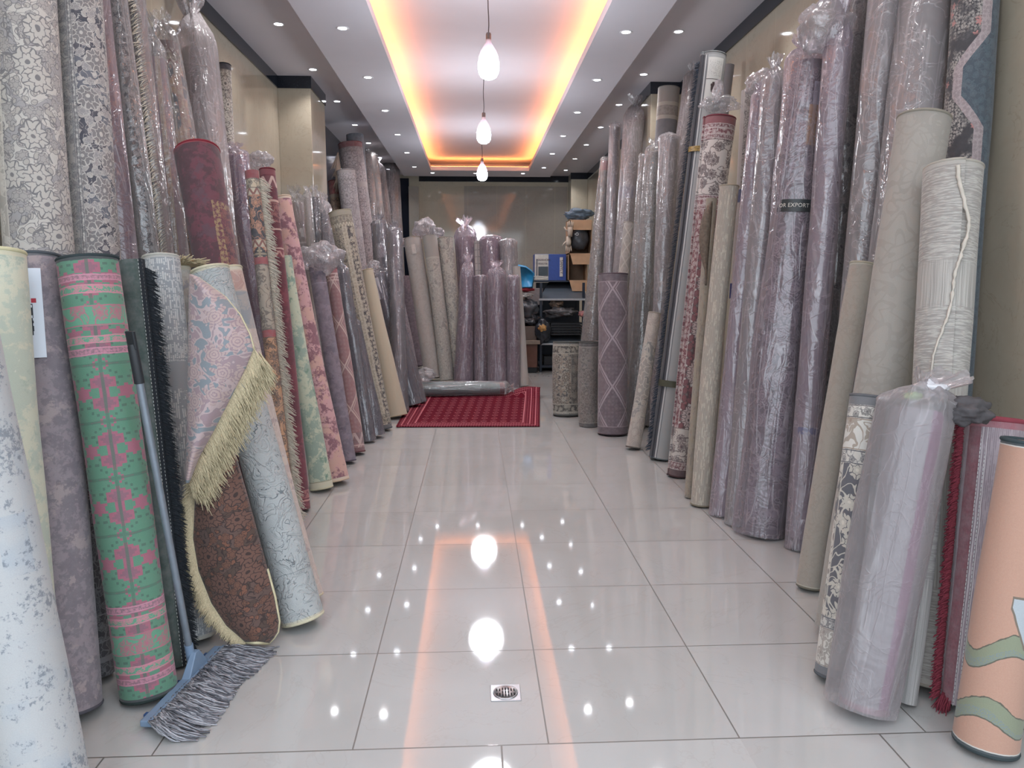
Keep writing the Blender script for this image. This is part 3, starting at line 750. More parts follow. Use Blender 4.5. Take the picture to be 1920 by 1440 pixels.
rug('L5', P('dashes', '8d9499 c2c4c3', ends=[(0, .012, 'b0afa9', 'b0afa9', 0)], fade=.05), None, 'blue grey roll with broken white dashes and solid grey blocks')
rug('L5b', P('distress', 'c9c6bd b9b5ab 9aa0a6', 40.0, tops=[(0, .02, 'c4bda4', 'c4bda4', 0)]), None, 'slim cream roll with a fringe on top, right of the blue grey dashed one')
rug('L7', P('carved', 'a3aaab b6bab9 6c777b', 13.0, fade=0.0, ends=[(0, .014, 'c8c2aa', 'c8c2aa', 0)], bots=[(.205, .208, '8a9394', '8a9394', 0)], tops=[(.014, .05, 'a9b0b0', 'a9b0b0', 0)]), None, 'pale ice blue roll with carved foliage relief and cream edges, standing on the tiles')
rug('L8', P('persian', 'b8a49c a8958f c9b6ab cdb9a6', 8.0, w=.05, tops=[(0, .02, 'c9c0a6', 'c9c0a6', 0), (.02, .12, 'b0887c', 'c9ab99', 14), (.12, .3, '8c9499', 'a9a29b', 9)]), None, 'dusty pink and grey flowered roll standing behind the ice blue carved one')
rug('L9', P('plain', '7f6880 8d7590', 8, rough=.35, sheen=.4, fade=.05), 'l', 'plain satiny purple roll in tight shiny film, right of the wine red distressed roll', puff=1.03, over=.1)
rug('L10', P('distress', '5d2233 401825 4d2c3a', 18.0, fade=.03, sat=1.0, frame=(.035, .36, .04, '5c2836', '99845a', 34), tops=[(0, .012, '8c2a38', '8c2a38', 0)]), None, 'wine red distressed roll with a gold scroll frame, topped by a crimson rim', seam=2.6)
rug('L11', P('kilim', '3d444c c77f56 cfc7ae b8a98a', a=.12, b=.2, px=.011, tops=[(0, .05, '8f2c35', '8f2c35', 0), (.05, .11, 'cfc3a4', '4f4a45', 20), (.11, .15, 'c9bfa6', '8d5a50', -.05), (.15, .42, '3a424a', 'c98f6a', 12), (.42, .46, 'c9bfa6', '8d5a50', -.05), (.52, .56, 'a8444a', 'a8444a', 0), (.56, .95, 'b4aa97', '6d675e', 10), (.95, .99, 'a8444a', 'a8444a', 0), (.99, 2.4, 'c9925f', '4a4039', 12)]),
    None, 'orange, navy and cream kilim roll with a long white knotted fringe down its side')
rug('L12', P('distress', '6b2232 5a1c2b 7a3441', 20.0, fade=.03, sat=1.0, tops=[(.0, .04, '7a3a42', '7a3a42', 0), (.05, .12, '6b3a40', 'c7a9a0', -.07), (.2, .215, 'c9a79b', 'c9a79b', 0), (.22, .34, '5c2a33', '9c6a66', 24), (.38, .39, 'c9a79b', 'c9a79b', 0), (.5, .51, 'c9a79b', 'c9a79b', 0), (.52, .56, '7a3540', 'b98a82', -.06)], bots=[(.05, .06, 'b98a82', 'b98a82', 0), (.07, .12, '6b2a38', 'a8706c', 30)]), None, 'slim dark crimson roll with pale bands, right of the white fringed kilim roll')
rug('L13', P('distress', 'c89496 85505f c99a8c 6e4254', 20.0, fade=.05, t=.5, ends=[(0, .02, 'd3bfa9', 'd3bfa9', 0)]), None, 'rose pink roll with plum distressed flowers and cream edges')
rug('L14', P('distress', '8ea796 bfc7ab 6a927b c9cbb0', 13.0, fade=.03, bots=[(0, .045, 'c9c5a9', 'c9c5a9', 0), (.045, .052, '9a9a80', '9a9a80', 0)]), None, 'mint green and cream distressed roll squeezed between crimson and rose pink ones')
rug('L15', P('plain', '8a7872 9c8a83', 8, tops=[(.22, .3, '7a635e', '7a635e', 0), (.45, .47, 'c5bcb4', 'c5bcb4', 0)]), 'c', 'taupe roll in a tied clear bag, standing against the left pilaster', over=.2)
rug('L16', P('plain', 'b3a9a2 c2b8af', 8), 'c', 'thin cream roll in film beside the navy one at the left pilaster')
rug('L17', P('persian', '1f2430 2a3040 6f7683 3c4352', 14.0), 'c', 'thin navy black roll with pale scrolls in film at the left pilaster')
rug('L18', P('plain', '6f6b74 7d7982', 8), 'm', 'grey roll in a cloudy film bag, right of the thin navy one', over=.2)
rug('L19', P('distress', '6c6170 7d7180 5f5565', 24.0, tops=[(.05, .06, '8a8090', '8a8090', 0), (.15, .16, '8a8090', '8a8090', 0)]), None, 'purple grey roll under the big open plastic bag on the left side', seam=1.1)
rug('L20', P('geo', '8a5a5c 8f6466 9a7672 c2a59a', 18, a=.24, tops=[(0, .04, '8f3f48', '8f3f48', 0), (.045, .055, 'c9aaa0', 'c9aaa0', 0), (.075, .085, 'c9aaa0', 'c9aaa0', 0), (.1, .11, 'c9aaa0', 'c9aaa0', 0)], bots=[(.0, .035, '6f4448', '6f4448', 0), (.05, .06, 'bf9f96', 'bf9f96', 0), (.07, .16, '7b585c', 'b79c96', -.09)]), None, 'dull red roll with diamond borders, right of the purple grey one')
rug('L21', P('persian', '8f8a8d 807b80 a8a3a4 9a9598', 9.0), 'g', 'slim grey flowered roll in smoky film beside the dull red diamond one', over=.14)
rug('L22', P('persian', '7b737b 6e666e a69ea3 948c92', 8.0), 'g', 'short grey roll with pale leaves in a film bag, before the ornate beige one', over=.1)
rug('L23', P('persian', 'a39882 8f8571 2f2c2b a89e88', 13.0, strips=[(.03, .1, '3a3735', 'bdb39c', 22), (-.01, .03, '9c917b', 'c2b8a2', 30)], tops=[(0, .05, '9c957f', '9c957f', 0), (.05, .12, 'a39a84', '625b4d', 26), (.12, .16, '8d8470', 'c2b8a0', -.03)], bots=[(0, .04, '55575a', '55575a', 0), (.05, .14, 'a39a84', '4b463d', 24)]), None, 'tall beige roll with bold black arabesques, left of the plain sand coloured one', seam=1.0)
rug('L24', P('plain', 'b5a88e c2b59a', 8, fade=.03), None, 'plain sand coloured roll that widens towards its foot')
rug('L25', P('persian', '85808a 77727c a09ba2 928d95', 10.0, bots=[(0, .16, '7a7880', 'a5a2a5', 20)]), 'g', 'grey patterned roll in smoky film with a paper leaflet, beside the red rug', over=.04, seam=.4)
rug('L25b', P('plain', '8d7f82 9c8e90', 8), 'g', 'slim brownish grey roll tucked behind the loose film wrapped one by the red rug', over=.03)
# ---- beyond the left pilaster
rug('T0', P('distress', '5f6570 6d737d 555a64', 20), None, 'dark blue grey roll reaching the ceiling, behind the red rimmed beige roll')
rug('T1', P('persian', 'a3979a 948889 746a6d b1a5a3', 6.0, tops=[(0, .07, '7b3f44', '7b3f44', 0), (.07, .14, '9a8f8f', '766c6c', 12), (.55, .62, 'a89d9b', '7d7372', 0)]), None, 'big beige grey medallion roll with a dark red rim near the ceiling')
rug('T3', P('persian', 'b59f7c a08b6b 4a3f3a 8f5a4c', 14.0, tops=[(0, .2, 'a04a48', '7d4443', 14), (.2, .25, '9a8a76', '9a8a76', 0)]), None, 'small patterned roll with a coral red top, beside the left pilaster')
rug('T2', P('persian', 'a8a0a3 9c9497 7f777b b5adad', 6.0, tops=[(0, .05, 'a39c9b', 'a39c9b', 0), (.12, .16, 'a39c9b', '7d7679', -.05), (.8, .9, 'b1a9a8', '9b9392', 0)]), None, 'light grey roll with faint medallions in front of the red rimmed beige one')
rug('T4', P('persian', 'a8978f 94847e 6f625f b5a59b', 7.0), 'c', 'brown ornate roll in shiny film, second from the red rimmed one', over=.04)
rug('T5', P('plain', 'a8978f b5a59b 8f7f78', 8), 'c', 'slim rosy beige roll in film reaching the ceiling at the far left', over=.04)
rug('T8', P('persian', 'a39a95 958c88 7d7471 b0a7a0', 6.0), 'm', 'beige roll in a cloudy knotted film bag, left of the last tall one', over=.3)
rug('T9', P('persian', 'a09893 928a86 6c6463 aaa29a', 6.0), 'm', 'last tall roll of the left side, in a billowing film bag with a pointed tip', over=.5)
rug('S1', P('plain', '6f6c72 7d7a80', 8, tops=[(.25, .42, '8c898c', '5c5a5f', 8)]), 'g', 'dark grey roll in a tied bag with a pale photo label', over=.14)
rug('S2', P('plain', '827e80 908c8d', 8, tops=[(.35, .6, '7d797c', 'b5b1ae', 16)]), 'g', 'short grey roll in film with pale leaves, right of the photo labelled one', over=.12)
rug('S4', P('persian', '4c454c 58515a 7b737c 6a626b', 9.0), None, 'slim dark scroll patterned roll half hidden left of the deep purple one')
rug('S3', P('distress', '51434f 5f4f5c 6a5866', 20.0), None, 'deep purple mottled roll leaning left of the beige back rolls')
# ---- back row
rug('B1', P('plain', 'a8a29c b3ada6 989189', 7, fade=.05), None, 'plain light beige roll with a small paper tag, first of the back row')
rug('B2', P('persian', '9c9a92 8c8b85 b8b5a9 b3b0a4', 7.0, tops=[(0, .32, '9f9d95', '9f9d95', 0), (.32, .34, 'b5b2a8', 'b5b2a8', 0)]), None, 'grey beige roll with a pale framed flower panel, second of the back row')
rug('B3', P('persian', '8f8e88 a8a69c c2bfb0 b5b2a6', 5.0), None, 'grey roll with broad pale scrolls, third of the back row')
rug('B4', P('plain', '8a7285 98808f', 8), 'l', 'back row purple roll in a tall puffy milky bag', over=.3, puff=1.08)
rug('B4b', P('kilim', 'b0a9a6 8d8682 9c9592 777', a=.06, b=.1, px=.012), None, 'slim white patterned roll between two purple ones in the back row')
rug('B5', P('kilim', '8d768a a891a2 a08a9b 7b6678', a=.07, b=.09, px=.013, tops=[(0, .12, '917b8d', '917b8d', 0), (.2, .5, '8d768a', '8d768a', 0)]), 'l', 'purple roll with a row of pale letter like marks, in the back row', over=.06, knot=False)
rug('B6', P('plain', 'a5a1a2 b1adad', 8), 'm', 'whitish grey roll in milky film, last of the back row', over=.05, knot=False)
rug('F1', P('plain', '86737f 93808b 6d5b68', 10), 'l', 'left lilac wrapped roll with a pointed fan of film on top', over=.3)
rug('F2', P('kilim', '79656f 917c84 8a757d 5d4b56', a=.09, b=.12, px=.012), 'l', 'slim plum roll with banded ends between the two wider lilac wrapped ones', over=.03, knot=False, puff=1.02)
rug('F3', P('plain', '85727f 937f8a 6d5b68', 8), 'l', 'wide lilac roll in crumpled film with a twisted knot leaning to its left', over=.2)
rug('F4', P('plain', '7f6b77 8d7984 685662', 10), 'l', 'crumpled lilac wrapped roll, last in front of the whitish one', over=.04, knot=False)
rug('F5', P('plain', '9c958f a8a19a', 8), None, 'slim pale beige roll just left of the brown cabinet')
# ---- right side
rug('R1', P('persian', 'a89d90 99908a 7b7068 b5a997', 8.0, tops=[(0, .12, 'b86a66', 'b86a66', 0)]), 'c', 'farthest tall roll of the right side, beige with a red rim in torn film', over=.05, knot=False, puff=1.08)
rug('R2c', P('plain', '847c72 90887d 736b62', 9, tops=[(.52, .62, '5c6488', '5c6488', 0)]), None, 'olive grey roll with blue tape, behind the tall pointed film bag')  # olive tone holds the shadow of the pilaster as colour
rug('R2a', P('plain', 'b1aeb3 bfbcc0', 8), 'm', 'slim bluish white roll in film, left of the tall pointed film bag', over=.05, knot=False)
rug('R2b', P('persian', 'b1a59c a3978f 948a84 bcb0a6', 7.0, tops=[(0, .06, '9b7f7c', '9b7f7c', 0), (.78, .92, '7f84a3', '7f84a3', 0)]), 'm', 'rosy beige roll in a tall pointed film bag with a band of blue tape', over=.26)
rug('R2z', P('geo', 'a09a92 938d86 8a847c c2bcb0', 14, a=.11), None, 'short beige roll with white zigzag stripes behind the dark plum one')
rug('R3', P('plain', 'aaa29c b6aea6', 8), 'c', 'thin pale roll in film right of the zigzag one', over=.04, knot=False)
rug('R3b', P('persian', '7a7975 6d6c69 b2aea4 969389', 12.0, strips=[(-.1, -.015, 'a39c94', '857e77', 14)]), 'c', 'grey roll with pale curly scrolls in a film sleeve, behind the small flowered roll', over=.12)
rug('RB', P('distress', '8f8c87 7b7a78 6d6d6e', 16.0, tops=[(0, .16, '98928b', '98928b', 0), (.16, .2, 'b5aca0', 'b5aca0', 0), (.2, .3, '9c958c', '857e76', 20), (.3, .34, 'b5aca0', 'b5aca0', 0), (.34, .66, '74757a', '8a8783', 0), (.66, .7, 'b5aca0', 'b5aca0', 0), (.7, .8, '9c958c', '857e76', 20), (.8, .84, 'b5aca0', 'b5aca0', 0)]), None, 'tall grey roll with cream double bands in front of the right pilaster')
rug('RP', P('plain', '9d9592 aaa29e 8a8280', 7), 'm', 'beige grey roll narrowing downwards in crumpled milky film, left of the grey fringed one', over=.05, knot=False)
rug('RQ', P('plain', 'a19691 aea39d', 8), 'm', 'pinkish roll in a spiky film bag behind the dark fringe of the grey roll', over=.16)
rug('R5', P('geo', '5f515b 6a5a63 776973 a0929a', 17, a=.3, ends=[(0, .07, '5a4c55', '5a4c55', 0), (.07, .078, '8d7f86', '8d7f86', 0)]), None, 'upright short plum roll with zigzag diamond borders', seam=1.6)
rug('R30', P('persian', '3d3f3e 4a4c4a a8a596 9c8a74', 11.0, fade=.08, strips=[(.06, .2, '55554f', '8a877b', 10)], ends=[(0, .02, '5c5f5c', '5c5f5c', 0), (.02, .035, '3a3c3b', 'b9b6a8', 60), (.035, .04, 'a8a596', 'a8a596', 0), (.04, .12, '44463f', 'a8a596', 16), (.12, .126, 'a8a596', 'a8a596', 0)]), None, 'short wide charcoal roll with cream flowers, standing on the floor near the cabinets', flat=.8, seam=.2)
rug('R31', P('persian', '5b5a56 66655f 86837a 7a6d66', 9.0, ends=[(0, .04, '4c4c4a', '4c4c4a', 0), (.04, .046, '9a978c', '9a978c', 0)]), None, 'faded grey short roll between the charcoal flowered one and the plum diamond one')
rug('R32', P('persian', '6d3f45 7b4a4e 9a7572 8a5a5a', 10.0), None, 'low maroon roll with a white tassel at its foot, beside the plum diamond one')
rug('R5f', P('persian', '7f7f7c 8c8b86 b9b2a4 b5a99b', 6.0, w=.05, ends=[(0, .26, 'a3998f', 'b8aea2', 12)]), None, 'slim grey roll with beige flowers, leaning in front of the tall scroll patterned one')
rug('R6', P('plain', '8f9394 9a9e9e', 8, fade=.02, strips=[(-.2, -.075, '30363f', '30363f', 0), (-.07, -.062, 'b9bcbc', 'b9bcbc', 0), (-.056, -.05, '4a4f57', '4a4f57', 0)], tops=[(0, .02, '7f8384', '7f8384', 0)]), None, 'tall plain blue grey roll with a dark fringed edge, gold tape and a picture label', seam=-.95)
rug('R6c', P('plain', '86868a 929296', 8), None, 'grey roll top showing right of the picture label against the marble')
rug('R7', P('persian', 'c4bcb6 6a3038 3f2c30 8f4a50', 11.0, w=.12, mir=.2, fade=.08, strips=[(-.3, -.045, '6f2c36', 'b8aca8', 22)], tops=[(0, .055, '7b3840', '7b3840', 0), (.055, .085, '6b2e38', 'b9aeac', 50), (.085, .13, '743540', 'c2b6b3', 20), (.13, .16, '6b2e38', 'b9aeac', 50), (.165, .55, 'c6bdb7', '4a3a3e', 9), (.55, .575, '6b2e38', 'b9aeac', 50), (.575, .62, '743540', 'c2b6b3', 20), (.62, .65, '6b2e38', 'b9aeac', 50)], bots=[(0, .05, '553c3e', '553c3e', 0), (.05, .11, '6b3a40', 'bfb4ae', 30), (.11, .36, 'c2b9b0', '55454a', 10)]), None, 'tall maroon and ivory scroll roll with a knotted bag on top', seam=-1.3)
rug('R8', P('cord', '8a8175 aea596 c2b9a6', per=.0095, fade=.03), None, 'beige ribbed corduroy roll standing in front of the maroon and ivory one')
rug('R8b', P('cord', '8b7f6c 9c9079 77695b', per=.008), None, 'narrow beige strip with a curled frayed edge, left of the ribbed roll')
rug('R9', P('persian', 'aba29f 99908e 514a4c b5aca8', 14.0, strips=[(-.08, -.012, 'bbb1ae', 'a79d9a', 0)], tops=[(.78, .88, '454f7b', '454f7b', 0)]), None, 'slim roll, cream with a dark speckled border and blue tape, beside the ribbed one')
rug('RA', P('plain', 'a59a9d b1a6a8 958a8f', 9), 'l', 'slim pale pink roll in baggy film, just right of the ribbed beige one', puff=1.2, over=.1)
rug('Rb', P('plain', 'a19499 ada0a4 8f8288', 8), 'm', 'pink grey roll in shiny film left of the big rose patterned one', puff=1.18, over=.16)
rug('R11', P('roses', '4a424a 5d545c a3969a 93888e', 8.0, fade=.12, ends=[(0, .05, '5e555f', '5e555f', 0), (.05, .06, '7d747d', '7d747d', 0)], bots=[(.12, .62, '5c545b', '9a9097', 7)]), 'l', 'big purple grey roll with roses and an export band, in lilac film', over=.14, puff=1.02, side=.55)
rug('R12', P('persian', '8f8489 7f757b a39a9c aaa0a2', 10.0, fade=.1, bots=[(.62, .66, '465a94', '465a94', 0), (.0, .06, '776d72', '776d72', 0)]), 'l', 'slim lilac grey flowered roll with blue tape low down, right of the rose patterned one', over=.24, puff=1.1)
rug('R13', P('persian', '8a7f7c 5c5756 b0a5a0 9a8f8c', 9.0), 'c', 'tall brown grey roll in crinkled film under the white bag bundle', puff=1.15)
rug('R14', P('persian', '978c88 857b79 b0a5a0 6b6263', 9.0), 'm', 'tall film wrapped roll behind the left edge of the big beige one', puff=1.15)
rug('R14b', P('plain', '7f7b80 8d898d 6c686d', 9), 'c', 'thin dark grey roll in film between two wide wrapped ones on the right', puff=1.2)
rug('R15', P('plain', 'a19c97 aea9a3 8f8a86', 8, strips=[(-.03, .05, 'aaa59d', '827d77', 12)]), 'm', 'tall pale roll in milky film with a row of tassels, above the big beige roll', puff=1.08)
rug('R16', P('cartouche', '26272c 2f4350 a8999a b3aca4 b3706a', 9.0, fade=.06, tops=[(0, .27, '2e3676', '2e3676', 0)]), None, 'tall black roll with pink flowers and an angular pale border on blue green')
rug('R17', P('plain', '928c82 a19b90 827c73', 7, fade=.08, tops=[(0, .012, '908b80', '908b80', 0)]), None, 'big beige roll with faint tone on tone flowers, in the middle of the right side', seam=2.6)
rug('R18', P('plain', '968d80 a0978a 897f73', 14, fade=.04, ends=[(0, .01, 'b0a896', 'b0a896', 0)]), None, 'plain beige roll standing alone in front of the big tone on tone one')
rug('R19', P('lines', '8f8a83 b3aea5 7a746c', ends=[(0, .02, 'a8a298', 'a8a298', 0)], fade=.04), None, 'wide striped grey beige roll with a torn white seam running down', seam=.35)
rug('R19b', P('lines', '8f8d8a b1aeaa 6f6c68', tops=[(0, .02, 'a8a298', 'a8a298', 0)]), None, 'small striped grey roll behind the film wrapped grey one, its foot by the red fringe')
rug('R20', P('persian', 'c2bcb2 4e4f55 6d665e c4b8a4', 9.0, fade=.04, strips=[(-.075, .2, '4d4e55', 'c9c0b0', 11)], tops=[(0, .035, '66676a', '66676a', 0), (.035, .085, 'c9c3b9', '5d5a58', 24), (.085, .2, 'ccc7be', '8f7c68', 9), (.2, .25, 'c2bcb2', '55565b', 26)], bots=[(0, .035, '66686c', '66686c', 0), (.035, .17, 'c9c3b9', '8b8178', 12), (.17, .21, 'b9b4ac', '5c5d62', 30)]), None, 'short charcoal roll with cream flowers and grey rims, on the right side')
rug('R21', P('plain', '989296 a5a0a2 837d81', 30, fade=.02, strips=[(.045, .09, '8f3f74', '8f3f74', 0)], bots=[(0, .02, '9a6b78', '9a6b78', 0)]), 'h', 'pale grey roll with a magenta stripe in a milky bag tied on top', over=.13, puff=1.16, side=.5, kx=.5)
rug('R22', P('cord', '7c6a72 94838a a49399', per=.006, strips=[(-.085, -.035, '7d3642', '6d2c38', 60), (-.028, -.026, 'd0c6c6', 'd0c6c6', 0), (-.014, -.012, 'd0c6c6', 'd0c6c6', 0)], tops=[(0, .03, '8e4450', '8e4450', 0)]), None, 'grey pink roll with red plush edge and white stitching, behind the salmon one', flat=.75, thick=.016)
rug('R23', P('leaves', 'c08a6e 8b9374 b5bec4 76858a c8967a', fade=0.0, val=.82, ends=[(0, .012, '3e4a4e', '3e4a4e', 0), (.012, .016, 'd6cfc6', 'd6cfc6', 0)]), None, 'salmon pink roll with big green leaves, nearest the camera on the right', seam=2.8)

